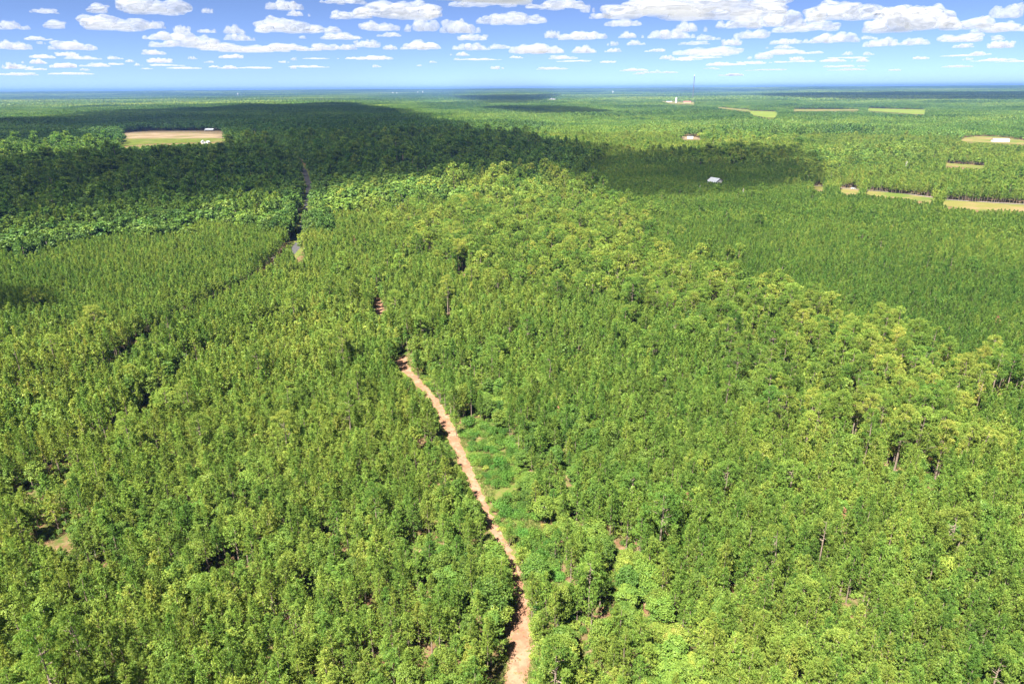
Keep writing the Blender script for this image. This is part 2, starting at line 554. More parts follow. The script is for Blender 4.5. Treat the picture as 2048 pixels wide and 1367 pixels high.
def pine_lod(s, h, R, zb, nb, nt, bl, bw, blades=3):
    return joined(lambda m: pine_crown(m, s, h, zb, R, nb, nt, blades, bl, bw, 0, gap=.05), lambda m: pine_trunk(m, s, h, .16, zb, 1, 2), [PINE_M, BARK_M], 'pine')


def old_lod(s, h, R, zb, nc, per, bl, bw):
    return joined(lambda m: old_pine_crown(m, s, h, zb, R, nc, per, 5, bl, bw), lambda m: old_pine_trunk(m, s, h, zb, R, .24, 4, 1), [PINE_M, BARK_M], 'old pine')


def broad_lod(s, h, R, zb, lobes, per, size):
    return joined(lambda m: broad_crown(m, s, h, zb, R, lobes, per, size), lambda m: broad_trunk(m, s, h, zb, R, .2, 1), [LEAF_M, BARKL_M], 'broadleaf')


PINE_LODS = [
    [joined(lambda m, s=s, h=h, R=R, zb=zb: pine_crown(m, s, h, zb, R, 62, 6, 7, .52, .06, gap=.06), lambda m, s=s, h=h, zb=zb: pine_trunk(m, s, h, .16, zb, 1, 3), [PINE_M, BARK_M], 'pine')
     for s, h, R, zb in ((31, 13., 2.5, 4.2), (32, 12.4, 2.3, 4.), (33, 13.6, 2.7, 5.), (34, 12.8, 2.9, 4.6))],
    [pine_lod(s, 13., R, 4., 42, 5, .75, .11, 5) for s, R in ((41, 2.4), (42, 2.7), (43, 2.2))],
    [pine_lod(s, 13., R, 4., 26, 4, 1.05, .2, 4) for s, R in ((51, 2.5), (52, 2.7))]]
OLD_LODS = [
    [old_lod(s, h, R, zb, 30, 20, .6, .08) for s, h, R, zb in ((61, 20., 3.7, 11.), (62, 18.5, 3.3, 10.))],
    [old_lod(s, 19.5, R, 10.5, 24, 12, .85, .15) for s, R in ((63, 3.6), (64, 3.9))],
    [old_lod(s, 19.5, 3.7, 10.5, 18, 8, 1.1, .28) for s in (65,)]]
BROAD_LODS = [
    [broad_lod(s, h, R, zb, 34, 80, .25) for s, h, R, zb in ((71, 11., 2.9, 1.6), (72, 10., 3.3, 1.4), (73, 12., 2.6, 1.8))],
    [broad_lod(s, 11., R, 1.5, 28, 44, .36) for s, R in ((74, 3.), (75, 3.3))],
    [broad_lod(s, 11., 3.1, 1.5, 18, 20, .58) for s in (76, 77)]]
SHRUBS = []
for s in (81, 82, 83):
    a = MB(); shrub_foliage(a, s); SHRUBS.append(a.mesh('shrub', LEAF_M))
VINES = []
for s in (84, 85, 86):
    a = MB(); shrub_foliage(a, s, 1.9, 1.9, 12, 80, .15); VINES.append(a.mesh('vine mound', VINE_M))


def clump_mesh(seed, n, w, leaf_share, tris, name, hgt=13.):
    """a piece of far forest: n small trees on a w x w square"""
    rng = np.random.default_rng(seed)
    mb = MB()
    for i in range(n):
        g = int(math.ceil(math.sqrt(n)))
        x = ((i % g) + rng.uniform(.1, .9)) / g * w - w / 2; y = ((i // g) + rng.uniform(.1, .9)) / g * w - w / 2
        broad = rng.random() < leaf_share
        h = hgt * rng.uniform(.8, 1.15); R = rng.uniform(2.2, 3.0) * (1.35 if broad else 1.) * (w / g / 5.2)
        bt = rng.uniform(.1, .9)
        q = unit(rng.normal(0, 1, (tris, 3))); q[:, 2] = np.abs(q[:, 2])
        t = rng.uniform(0, 1, (tris, 1)) ** .8
        if broad:
            P = np.array([x, y, h * .55]) + q * np.array([R, R, h * .45])
        else:
            P = np.concatenate([x + q[:, :1] * R * (1 - t ** 2) ** .8, y + q[:, 1:2] * R * (1 - t ** 2) ** .8, h * (.3 + .7 * t)], 1)
        leaf_cards(mb, P, unit(q + np.array([0, 0, .6])), rng, R * (.42 if tris > 12 else .6), np.full(tris, bt) + rng.normal(0, .15, tris), 1 if broad else 0, .5)
    return mb.mesh(name, [PINE_M, LEAF_M])


CLUMPS = [clump_mesh(101, 9, 16, .0, 24, 'clump'), clump_mesh(102, 9, 16, .15, 24, 'clump'), clump_mesh(103, 7, 16, .8, 30, 'clump', 15.), clump_mesh(104, 8, 16, .45, 26, 'clump', 14.)]
TILES = [clump_mesh(111, 120, 130, .2, 10, 'tile'), clump_mesh(112, 120, 130, .6, 10, 'tile'), clump_mesh(113, 120, 130, .4, 10, 'tile', 15.)]

# ------------------------------------------------------------------ the map, drawn on the picture's pixels and laid on the ground
TRACK_EDGES = [(1420, 985, 1052), (1367, 1003, 1058), (1330, 1012, 1062), (1290, 1012, 1068), (1255, 1008, 1070), (1220, 1026, 1062), (1180, 1028, 1052), (1140, 1024, 1046), (1100, 1002, 1024), (1060, 978, 1000), (1020, 960, 981),
               (980, 942, 965), (940, 922, 948), (900, 905, 930), (860, 888, 912), (820, 870, 892), (790, 850, 870), (760, 824, 842), (738, 798, 822), (722, 782, 832), (706, 780, 832)]
TRACK_POLY = [(l, y) for y, l, r in TRACK_EDGES] + [(r, y) for y, l, r in TRACK_EDGES[::-1]]
PAD2 = [(747, 622), (752, 596), (764, 596), (768, 618), (760, 632)]
LANE2 = [(756, 690), (752, 640), (748, 600), (744, 560), (766, 560), (770, 600), (774, 640), (790, 700)]
CLEARING = [(905, 850), (950, 842), (990, 856), (1032, 896), (1050, 950), (1044, 1000), (1085, 1050), (1112, 1140), (1150, 1178), (1135, 1240), (1080, 1235), (1052, 1170), (1040, 1100), (1005, 1045), (968, 975)]
ROAD_PTS = [(20, 800), (155, 788), (230, 758), (316, 680), (400, 632), (480, 592), (530, 562), (560, 530), (580, 508), (598, 488), (606, 462), (612, 430), (618, 395), (617, 365), (608, 340), (580, 312), (545, 286), (512, 262), (505, 250)]
ROAD_SEEN = [(584, 500), (592, 488), (606, 484), (602, 500), (597, 512), (610, 516), (598, 520)]
ROAD_SEEN2 = [(527, 566), (540, 545), (547, 552), (536, 572)]
ROAD_DARK = [(598, 480), (606, 430), (612, 390), (622, 390), (622, 430), (612, 480)]
ROAD_FAR = [(600, 345), (606, 338), (616, 350), (612, 358)]
ROAD_FAR2 = [(502, 268), (503, 252), (511, 254), (512, 268)]
LANE_A = [(560, 655), (456, 712), (392, 741), (345, 791), (290, 850), (222, 905), (150, 965), (60, 1030)]
GAPS = [(108, 1105, 6.5), (205, 1165, 5.0), (465, 1172, 5.2), (70, 1000, 5.0), (625, 1200, 2.4), (850, 1345, 3.0), (180, 1180, 3), (395, 740, 5), (345, 790, 4.5), (262, 870, 5), (455, 710, 4), (1250, 1290, 2.5), (1690, 1230, 3), (1470, 1225, 2.5), (1676, 1072, 2.6), (1895, 930, 3.5), (1040, 1045, 2.2), (940, 770, 2.5), (1380, 780, 3)]
F_TAN = [(244, 266), (300, 262), (445, 262), (452, 268), (448, 277), (250, 278)]
F_GRN = [(250, 278), (448, 277), (457, 283), (400, 285), (300, 288), (232, 293), (246, 284)]
F_RIGHT = [(1600, 374), (1640, 368), (1690, 377), (1800, 386), (1900, 400), (2080, 410), (2080, 424), (1950, 420), (1890, 411), (1800, 395), (1690, 387), (1640, 380)]
F_RIGHT_A = [(1622, 374), (1640, 370), (1650, 381), (1638, 381)]
F_RIGHT_B = [(1678, 375), (1716, 378), (1720, 386), (1690, 387)]
F_RIGHT_C = [(1728, 381), (1868, 394), (1862, 404), (1800, 394), (1736, 388)]
F_RIGHT_D = [(1884, 399), (1950, 404), (2080, 410), (2080, 423), (1990, 416), (1960, 421), (1890, 409)]
F_BARN = [(1918, 279), (1945, 273), (1990, 273), (2080, 285), (2080, 291), (2000, 287), (1930, 284)]
F_BRT = [(1500, 222), (1556, 224), (1552, 236), (1532, 236), (1500, 229)]
F_TANSTRIP = [(1435, 215), (1500, 220), (1500, 224), (1435, 217)]
F_FAR = [(1735, 217), (1852, 220), (1850, 229), (1830, 229), (1735, 222)]
F_FAR2 = [(1585, 219), (1720, 219), (1720, 222), (1585, 223)]
F_WORKS = [(1320, 203), (1390, 205), (1388, 210), (1340, 208)]
F_SHED = [(1362, 273), (1400, 275), (1402, 280), (1366, 280)]
F_STRIP = [(1890, 326), (1975, 332), (1965, 337), (1892, 332)]
F_HOUSE = [(1418, 346), (1432, 344), (1446, 356), (1446, 364), (1414, 363)]
F_LINE = [(925, 240), (960, 246), (1000, 254), (1024, 262), (1016, 264), (975, 254), (935, 246)]
TRUNKS_SEEN = [[(1780, 875), (1802, 875), (1798, 942), (1782, 942)], [(1862, 905), (1880, 905), (1876, 960), (1862, 960)], [(891, 585), (901, 585), (901, 626), (891, 626)], [(914, 500), (934, 500), (932, 545), (914, 545)]]
CLEAR_IN = [(915, 855), (950, 850), (985, 862), (1020, 900), (1035, 950), (1020, 990), (1034, 1024), (1004, 1034), (970, 970)]
TRACK_MID = [(l + (r - l) * .22, y) for y, l, r in TRACK_EDGES] + [(r - (r - l) * .22, y) for y, l, r in TRACK_EDGES[::-1]]
VISIBLE = [TRACK_MID, PAD2, ROAD_SEEN, [(1006, 1262), (1072, 1258), (1064, 1390), (990, 1390)], ROAD_FAR, ROAD_FAR2, F_TAN, F_GRN, F_RIGHT_A, F_RIGHT_B, F_RIGHT_C, F_RIGHT_D, F_BARN, F_BRT, F_TANSTRIP, F_FAR, F_FAR2, F_WORKS, F_SHED, F_STRIP, CLEAR_IN]
VISIBLE_NEAR = [(F_HOUSE, np.hypot(*ground(1430, 368)[:2]) + 9)] + [(p, np.hypot(*ground(np.mean([q[0] for q in p]), max(q[1] for q in p))[:2]) - 2) for p in TRUNKS_SEEN]

Z_HWROW = [(612, 388), (660, 372), (780, 362), (900, 364), (912, 398), (840, 410), (760, 412), (690, 425), (622, 432)]
Z_HWBELT = [(-200, 470), (0, 448), (250, 420), (480, 392), (612, 380), (604, 430), (590, 470), (540, 456), (430, 446), (300, 468), (150, 486), (0, 512), (-200, 540)]
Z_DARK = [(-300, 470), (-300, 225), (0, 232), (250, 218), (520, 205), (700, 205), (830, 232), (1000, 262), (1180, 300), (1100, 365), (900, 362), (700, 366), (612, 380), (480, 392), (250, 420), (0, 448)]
Z_LPLANT = [(-200, 545), (0, 512), (150, 486), (300, 468), (430, 446), (540, 456), (590, 475), (545, 545), (480, 590), (330, 672), (200, 640), (0, 600), (-200, 600)]
Z_OLD = [(830, 470), (860, 420), (960, 388), (1060, 385), (1240, 405), (1330, 480), (1480, 545), (1620, 600), (1800, 670), (1960, 750), (2000, 850), (1900, 930), (1740, 910), (1600, 800), (1420, 690), (1280, 620), (1100, 580), (920, 560), (850, 520)]
Z_HWMID = [(900, 365), (1060, 350), (1180, 375), (1160, 400), (1060, 405), (960, 400), (905, 400)]
Z_RPLANT = [(1100, 365), (1180, 310), (1650, 318), (1640, 366), (1900, 412), (2300, 430), (2300, 900), (2000, 850), (1960, 750), (1800, 670), (1620, 600), (1480, 545), (1330, 480), (1240, 405), (1160, 385)]
Z_TRACKHW = [(830, 900), (930, 940), (1000, 1050), (1045, 1150), (1010, 1290), (1000, 1420), (600, 1420), (640, 1300), (720, 1100)]
Z_SHRUBBY = [(830, 690), (900, 640), (1000, 720), (1040, 800), (1120, 900), (1190, 1000), (1240, 1150), (1250, 1300), (1090, 1290), (1060, 1200), (1130, 1240), (1150, 1178), (1112, 1140), (1085, 1050), (1044, 1000), (1050, 950), (1032, 896), (990, 856), (905, 850), (850, 780)]
Z_HWR1 = [(1580, 312), (1660, 300), (1760, 290), (1850, 285), (1850, 300), (1760, 320), (1640, 332)]
Z_HWR2 = [(1330, 258), (1420, 255), (1560, 268), (1550, 282), (1440, 280), (1340, 272)]
Z_EDGEROW = [(1300, 300), (1560, 298), (1640, 306), (1620, 326), (1480, 328), (1300, 318)]
# name: (polygon, spacing, height scale lo/hi, width scale, tint mean, tint sd, shares pine/old/broad, jitter)
ZONES = [
    ('hwrow', Z_HWROW, 7.6, (1.45, 1.95), 1.85, .44, .2, (0, .0, 1.), .42),
    ('hwbelt', Z_HWBELT, 6.6, (1.25, 1.75), 1.6, .31, .15, (.2, .0, .80), .42),  # tint mean set low: shade over this belt put into the leaf colour
    ('hwmid', Z_HWMID, 5.8, (1.15, 1.65), 1.4, .52, .16, (.2, .1, .7), .42),
    ('lplant', Z_LPLANT, 2.9, (.76, .98), .78, .42, .11, (.97, .0, .03), .28),
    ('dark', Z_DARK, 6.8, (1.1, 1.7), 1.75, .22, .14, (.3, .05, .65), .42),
    ('old', Z_OLD, 3.9, (.74, 1.02), .92, .50, .19, (.46, .30, .24), .45),
    ('edgerow', Z_EDGEROW, 4.8, (1.0, 1.3), 1.2, .42, .14, (.85, .1, .05), .4),
    ('hwr1', Z_HWR1, 6.4, (1.1, 1.6), 1.65, .50, .15, (.15, .0, .85), .42),
    ('hwr2', Z_HWR2, 6.4, (1.1, 1.6), 1.65, .48, .18, (.15, .0, .85), .42),
    ('rplant', Z_RPLANT, 2.75, (.62, .88), .70, .31, .13, (.985, .005, .01), .30),
    ('trackhw', Z_TRACKHW, 3.3, (.66, 1.02), .86, .44, .15, (.55, .0, .45), .45),
    ('shrubby', Z_SHRUBBY, 3.5, (.45, .85), .85, .50, .18, (.45, .0, .55), .45),
    ('clear', CLEARING, 4.0, (.3, .5), .6, .5, .1, (.0, .0, .0), .45),
    ('pine', None, 2.95, (.70, 1.08), .88, .48, .125, (.885, .012, .10), .42),
]

HALF = R_(45)


def min_dist_line(x, y, pts):
    d = np.full(np.shape(x), 1e9)
    for (x0, y0), (x1, y1) in zip(pts[:-1], pts[1:]):
        dx, dy = x1 - x0, y1 - y0
        t = np.clip(((x - x0) * dx + (y - y0) * dy) / (dx * dx + dy * dy), 0, 1)
        d = np.minimum(d, np.hypot(x - x0 - t * dx, y - y0 - t * dy))
    return d


ROAD_W = [ground(u, v)[:2] for u, v in ROAD_PTS]
LANE_W = [ground(u, v)[:2] for u, v in LANE_A]
GAPS_W = [(*ground(u, v)[:2], r) for u, v, r in GAPS]


def zone_of(x, y, z):
    jr = 1 + np.hypot(x, y) / 260
    x0_, y0_ = x, y
    x = x + (vnoise(x, y, 17, 61) - .5) * 22 * jr; y = y + (vnoise(x, y, 17, 62) - .5) * 22 * jr
    u, v = project(x, y, z + 10)
    zi = np.full(x.shape, len(ZONES) - 1)
    for i in range(len(ZONES) - 2, -1, -1):
        zi[in_poly(u, v, ZONES[i][1])] = i
    # the clearing lies on the ground itself
    ug, vg = project(x0_, y0_, z)
    k = [i for i, q in enumerate(ZONES) if q[0] == 'clear'][0]
    zi[zi == k] = len(ZONES) - 1
    zi[in_poly(ug, vg, CLEARING)] = k
    return zi


def blocked(x, y, z, h, w):
    """True where a tree of height h and half width w would stand on, or hide from the camera, an open piece of ground"""
    bad = np.zeros(x.shape, bool)
    pts = [(0, 0), (0, .2), (0, .4), (0, .6), (0, .8), (0, .93), (0, 1.02), (-.95, .6), (.95, .6), (-.6, .88), (.6, .88)]
    for sx, sz in pts:
        u, v = project(x + sx * w, y, z + sz * h)
        for p in VISIBLE:
            bad |= in_poly(u, v, p)
    rr_ = np.hypot(x, y)
    for p, rm in VISIBLE_NEAR:
        for sx, sz in pts:
            u, v = project(x + sx * w, y, z + sz * h)
            bad |= in_poly(u, v, p) & (rr_ < rm)
    return bad


TREES = dict(kind=[], x=[], y=[], z=[], sx=[], sz=[], tint=[], rot=[], r=[], zone=[])
for bi, (r0, r1, mul) in enumerate(((25, 480, 1.0), (480, 900, 1.16), (900, 1650, 1.5))):
    for zi, (zn, poly, sp, hs, ws, tm, tsd, shares, jit) in enumerate(ZONES):
        s = sp * mul
        ang = {'rplant': .35, 'lplant': -.4}.get(zn, .12 * zi)
        g = np.arange(-r1 * 1.05, r1 * 1.05, s)
        gx, gy = np.meshgrid(g, g)
        gx = gx.ravel() + RNG.uniform(-jit, jit, gx.size) * s; gy = gy.ravel() + RNG.uniform(-jit, jit, gy.size) * s
        x = gx * math.cos(ang) - gy * math.sin(ang); y = gx * math.sin(ang) + gy * math.cos(ang)
        r = np.hypot(x, y)
        k = (r >= r0) & (r < r1) & (y > 10) & (np.abs(x) < y + 70)
        x, y, r = x[k], y[k], r[k]
        z = terrain(x, y)
        u, v = project(x, y, z + 8)
        k = (v < 1720)
        x, y, z, r = x[k], y[k], z[k], r[k]
        k = zone_of(x, y, z) == zi
        x, y, z, r = x[k], y[k], z[k], r[k]
        if not len(x):
            continue
        n = len(x)
        pick = RNG.uniform(0, 1, n)
        patch = vnoise(x, y, 34, 3) - .5
        sh = np.array(shares)
        kb = np.clip(sh[2] * (1 + 1.9 * patch), 0, 1) if 0 < sh[2] < .9 else np.full(n, sh[2])
        ko = np.full(n, sh[1])
        kind = np.where(pick < kb, 2, np.where(pick < kb + ko, 1, 0))
        if zn == 'clear':
            continue
        hz = RNG.uniform(hs[0], hs[1], n) * (1 + .30 * (vnoise(x, y, 22, 5) - .5)) * np.where(RNG.uniform(0, 1, n) < .05, 1.18, 1)
        wd = ws * RNG.uniform(.74, 1.32, n) * (1 + (mul - 1) * .8)
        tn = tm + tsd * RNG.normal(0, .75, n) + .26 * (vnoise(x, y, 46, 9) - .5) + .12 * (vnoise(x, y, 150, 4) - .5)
        if zn == 'shrubby':
            hz = hz * np.where(kind == 2, .85, 1)
        # thin the canopy in places so that the floor shows
        keep = RNG.uniform(0, 1, n) > np.clip((vnoise(x, y, 7, 21) - .75) * 5, 0, .9) * (0 if zn in ('rplant', 'lplant') else 1)
        dr = min_dist_line(x, y, ROAD_W)
        belt = (dr < 24) & (y > 500) & (RNG.uniform(0, 1, n) < .9)   # tall hardwoods line the paved road
        keep &= ~belt | (RNG.uniform(0, 1, n) < min(1, (s / 6.5) ** 2 * 1.4))
        kind = np.where(belt, 2, kind); hz = np.where(belt, RNG.uniform(1.25, 1.85, n), hz); wd = np.where(belt, RNG.uniform(1.4, 1.8, n), wd); tn = np.where(belt, .24 + .12 * RNG.normal(0, 1, n), tn)
        keep &= dr > np.where((y > 480) & (y < 1000), 5.8, 6.0)
        keep &= min_dist_line(x, y, LANE_W) > 4.8
        for gx_, gy_, gr in GAPS_W:
            keep &= np.hypot(x - gx_, y - gy_) > gr * 1.15
        base = np.array([13., 19.5, 11.])[kind] * hz
        half = np.array([2.4, 3.4, 3.0])[kind] * wd
        keep &= ~blocked(x, y, z, base, half * .8)
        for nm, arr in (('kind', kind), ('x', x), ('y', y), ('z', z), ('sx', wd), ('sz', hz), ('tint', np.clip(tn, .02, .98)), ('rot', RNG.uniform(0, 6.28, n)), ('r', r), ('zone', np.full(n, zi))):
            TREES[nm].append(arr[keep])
T = {k: np.concatenate(v) for k, v in TREES.items()}
KN = ['pine_tree', 'old_pine_tree', 'broadleaf_tree']
HB = np.array([13., 19.5, 11.])
T['h'] = HB[T['kind']] * T['sz']
T['u'], T['v'] = project(T['x'], T['y'], T['z'] + T['h'] * .7)
print('trees', len(T['x']), [int((T['kind'] == i).sum()) for i in range(3)])

# ------------------------------------------------------------------ ground, track, road, fields
def sheet(name, pts3, mat, label=None, kind='structure'):
    """a ground sheet from a polygon of world points, cut fine enough to follow the terrain"""
    bm = bmesh.new()
    vs = [bm.verts.new(p) for p in pts3]
    f = bm.faces.new(vs)
    bmesh.ops.triangulate(bm, faces=[f])
    for _ in range(4):
        le = [e for e in bm.edges if e.calc_length() > 60]
        if not le: break
        bmesh.ops.subdivide_edges(bm, edges=le, cuts=1)
        bmesh.ops.triangulate(bm, faces=bm.faces[:])
    for v in bm.verts:
        rr = math.hypot(v.co.x, v.co.y)
        v.co.z = float(terrain(v.co.x, v.co.y)) + pts3[0][3] if len(pts3[0]) > 3 else float(terrain(v.co.x, v.co.y)) + .02 + max(0, rr - 900) * .0004
    bmesh.ops.recalc_face_normals(bm, faces=bm.faces)
    if sum(fc.normal.z for fc in bm.faces) < 0:
        bmesh.ops.reverse_faces(bm, faces=bm.faces)
    me = bpy.data.meshes.new(name); bm.to_mesh(me); bm.free()
    me.materials.append(mat)
    o = obj(name, me)
    o['kind'] = kind
    return o


rr = np.concatenate([[0], np.geomspace(12, 55000, 150)])
na = 200
th = np.linspace(0, 2 * np.pi, na, endpoint=False)
gv = [(0., 0., 0.)]
X = rr[1:, None] * np.sin(th); Y = rr[1:, None] * np.cos(th); Z = terrain(X, Y)
gv += np.stack([X, Y, Z], -1).reshape(-1, 3).tolist()
gf = [(0, 1 + (j + 1) % na, 1 + j) for j in range(na)]
for i in range(len(rr) - 2):
    a = 1 + i * na
    gf += [(a + j, a + (j + 1) % na, a + na + (j + 1) % na, a + na + j) for j in range(na)]
me = bpy.data.meshes.new('ground'); me.from_pydata(gv, [], gf); me.materials.append(GROUND_M); me.update()
go = obj('ground', me); go['kind'] = 'structure'
if me.polygons[0].normal.z < 0:
    me.flip_normals()


def strip(name, L, Rr, mat, lift):
    mb = MB()
    n = len(L)
    v = [(*p, float(terrain(*p)) + lift) for p in L] + [(*p, float(terrain(*p)) + lift) for p in Rr]
    mb.add(v, [(i, n + i, n + i + 1, i + 1) for i in range(n - 1)])
    me = mb.mesh(name, mat)
    if sum(p.normal.z for p in me.polygons) < 0: me.flip_normals()
    o = obj(name, me); o['kind'] = 'structure'
    return o


def resample(pts, step):
    pts = np.array(pts); out = [pts[0]]
    for a, b in zip(pts[:-1], pts[1:]):
        k = max(1, int(np.linalg.norm(b - a) / step))
        for i in range(1, k + 1): out.append(a + (b - a) * i / k)
    return np.array(out)


ed = [(ground(l, y)[:2], ground(r, y)[:2]) for y, l, r in TRACK_EDGES]
L = resample([e[0] for e in ed], 1e9); Rr = resample([e[1] for e in ed], 1e9)
n2 = 6
Lr, Rg = [], []
rg = np.random.default_rng(3)
for i in range(len(L) - 1):
    for j in range(n2):
        t = j / n2
        w = L[i] * (1 - t) + L[i + 1] * t; e = Rg_ = Rr[i] * (1 - t) + Rr[i + 1] * t
        Lr.append(w + (w - e) / np.linalg.norm(w - e) * (-.22 + rg.normal(0, .4))); Rg.append(e + (e - w) / np.linalg.norm(w - e) * (-.22 + rg.normal(0, .4)))
strip('dirt_track', np.array(Lr), np.array(Rg), TRACK_M, .024)
vL, vR = [], []
for a, b in zip(Lr, Rg):
    q = (b - a) / np.linalg.norm(b - a); vL.append(a - q * .5); vR.append(b + q * .9)
strip('grass_verge', np.array(vL), np.array(vR), STRAW_M, .016)
sheet('dirt_pad', [ground(u, v) for u, v in PAD2], TRACK_M)
sheet('cleared_ground', [ground(u, v) for u, v in CLEARING], STRAW_M)
road = resample(ROAD_W, 12)
tg = np.gradient(road, axis=0); tg /= np.linalg.norm(tg, axis=1, keepdims=True)
nr = np.stack([tg[:, 1], -tg[:, 0]], 1)
strip('road_verge', road - nr * 7, road + nr * 7, STRAW_M, .03)
strip('paved_road', road - nr * 3.2, road + nr * 3.2, ASPH_M, .06)
sheet('tan_field', [ground(u, v) for u, v in F_TAN], FIELD_TAN)
sheet('green_field', [ground(u, v) for u, v in F_GRN], FIELD_GRN)
sheet('field', [ground(u, v) for u, v in F_RIGHT], FIELD_PALE)
sheet('field', [ground(u, v) for u, v in F_BARN], FIELD_PALE)
sheet('hay_field', [ground(u, v) for u, v in F_BRT], FIELD_BRT)
sheet('field', [ground(u, v) for u, v in F_TANSTRIP], FIELD_PALE)
sheet('hay_field', [ground(u, v) for u, v in F_FAR], FIELD_BRT)
sheet('field', [ground(u, v) for u, v in F_FAR2], FIELD_PALE)
sheet('yard_ground', [ground(u, v) for u, v in F_WORKS], FIELD_PALE)
sheet('yard_ground', [ground(u, v) for u, v in F_SHED], FIELD_TAN)
sheet('field', [ground(u, v) for u, v in F_STRIP], FIELD_PALE)
sheet('field', [ground(u, v) for u, v in F_LINE], FIELD_PALE)
lane = [ground(u, v)[:2] for u, v in ((1560, 368), (1640, 372), (1690, 377), (1800, 386), (1900, 400), (2080, 411))]
lane = resample(lane, 15); tg = np.gradient(lane, axis=0); tg /= np.linalg.norm(tg, axis=1, keepdims=True); nr = np.stack([tg[:, 1], -tg[:, 0]], 1)
strip('farm_lane', lane - nr * 1.8, lane + nr * 1.8, GRAVEL_M, .25)

# ------------------------------------------------------------------ trees one can pick out: objects of their own
ONES = 'one two three four five six seven eight nine ten eleven twelve thirteen fourteen fifteen sixteen seventeen eighteen nineteen'.split()
TENS = 'twenty thirty forty fifty sixty seventy eighty ninety'.split()


def words(n):
    n = int(n)
    if n <= 0: return 'zero'
    if n >= 100: return 'one hundred'
    if n < 20: return ONES[n - 1]
    return TENS[n // 10 - 2] + ('' if n % 10 == 0 else '-' + ONES[n % 10 - 1])


USED = set()


def place(u, v):
    return words(min(99, max(1, round(u / 20.48)))) + ' percent across and ' + words(min(99, max(1, round(v / 13.67)))) + ' percent down'


def unique(lab_fn, u, v):
    """the label with the first free place words near the true place"""
    for du, dv in ((0, 0), (7, 0), (-7, 0), (0, 5), (0, -5), (9, 5), (-9, 5), (9, -5), (-9, -5), (14, 0), (-14, 0), (0, 10), (0, -10), (20, 0), (-20, 0), (14, 9), (-14, -9), (0, 14)):
        l = lab_fn(place(u + du, v + dv))
        if l not in USED:
            break
    USED.add(l)
    return l


def side_of(u, v):
    tl = np.interp(v, [e[0] for e in TRACK_EDGES[::-1]], [e[1] for e in TRACK_EDGES[::-1]])
    return 'left' if u < tl + 10 else 'right'


def near_track(x, y):
    return min_dist_line(np.array([x]), np.array([y]), [(a + b) / 2 for a, b in zip(Lr[::6], Rg[::6])])[0] < 8


def pine_tone(t):
    return 'dark green' if t < .32 else 'mid-green' if t < .52 else 'light green' if t < .72 else 'yellowish'


taken = np.zeros(len(T['x']), bool)
inframe = (T['u'] > -25) & (T['u'] < 2073) & (T['v'] < 1385)
area = (T['sx'] * np.array([2.4, 3.5, 3.0])[T['kind']] / T['r']) ** 2 * (1 + .3 * (T['v'] / 1367))
LIMIT = {0: 300, 1: 220, 2: 250}
NOUN = {0: 'pine', 1: 'tall old pine', 2: 'broadleaf tree'}
GROUPS = {0: 'young pines of the plantation', 1: 'tall old pines above the younger trees', 2: 'broadleaf trees among the pines'}
for kd in range(3):
    idx = np.where(inframe & (T['kind'] == kd))[0]
    idx = idx[np.argsort(-area[idx])][:LIMIT[kd]]
    for c, i in enumerate(idx):
        taken[i] = True
        x, y, z = T['x'][i], T['y'][i], T['z'][i]
        t = T['tint'][i]
        tone = pine_tone(t)
        sd = side_of(T['u'][i], T['v'][i])
        where = 'beside the dirt track' if near_track(x, y) else (sd + ' of the track')
        fn = lambda p, tone=tone, where=where: f'{tone} {NOUN[kd]} {where}, {p}'
        root = thing(KN[kd], unique(fn, T['u'][i], T['v'][i]), 'tree', (x, y, z), T['rot'][i], GROUPS[kd])
        root.scale = (T['sx'][i], T['sx'][i], T['sz'][i])
        cm, tm_ = NEAR[KN[kd]][(c * 7 + int(x * 3)) % len(NEAR[KN[kd]])]
        co = obj('crown', cm, root); co['tint'] = float(t)
        obj('trunk', tm_, root)


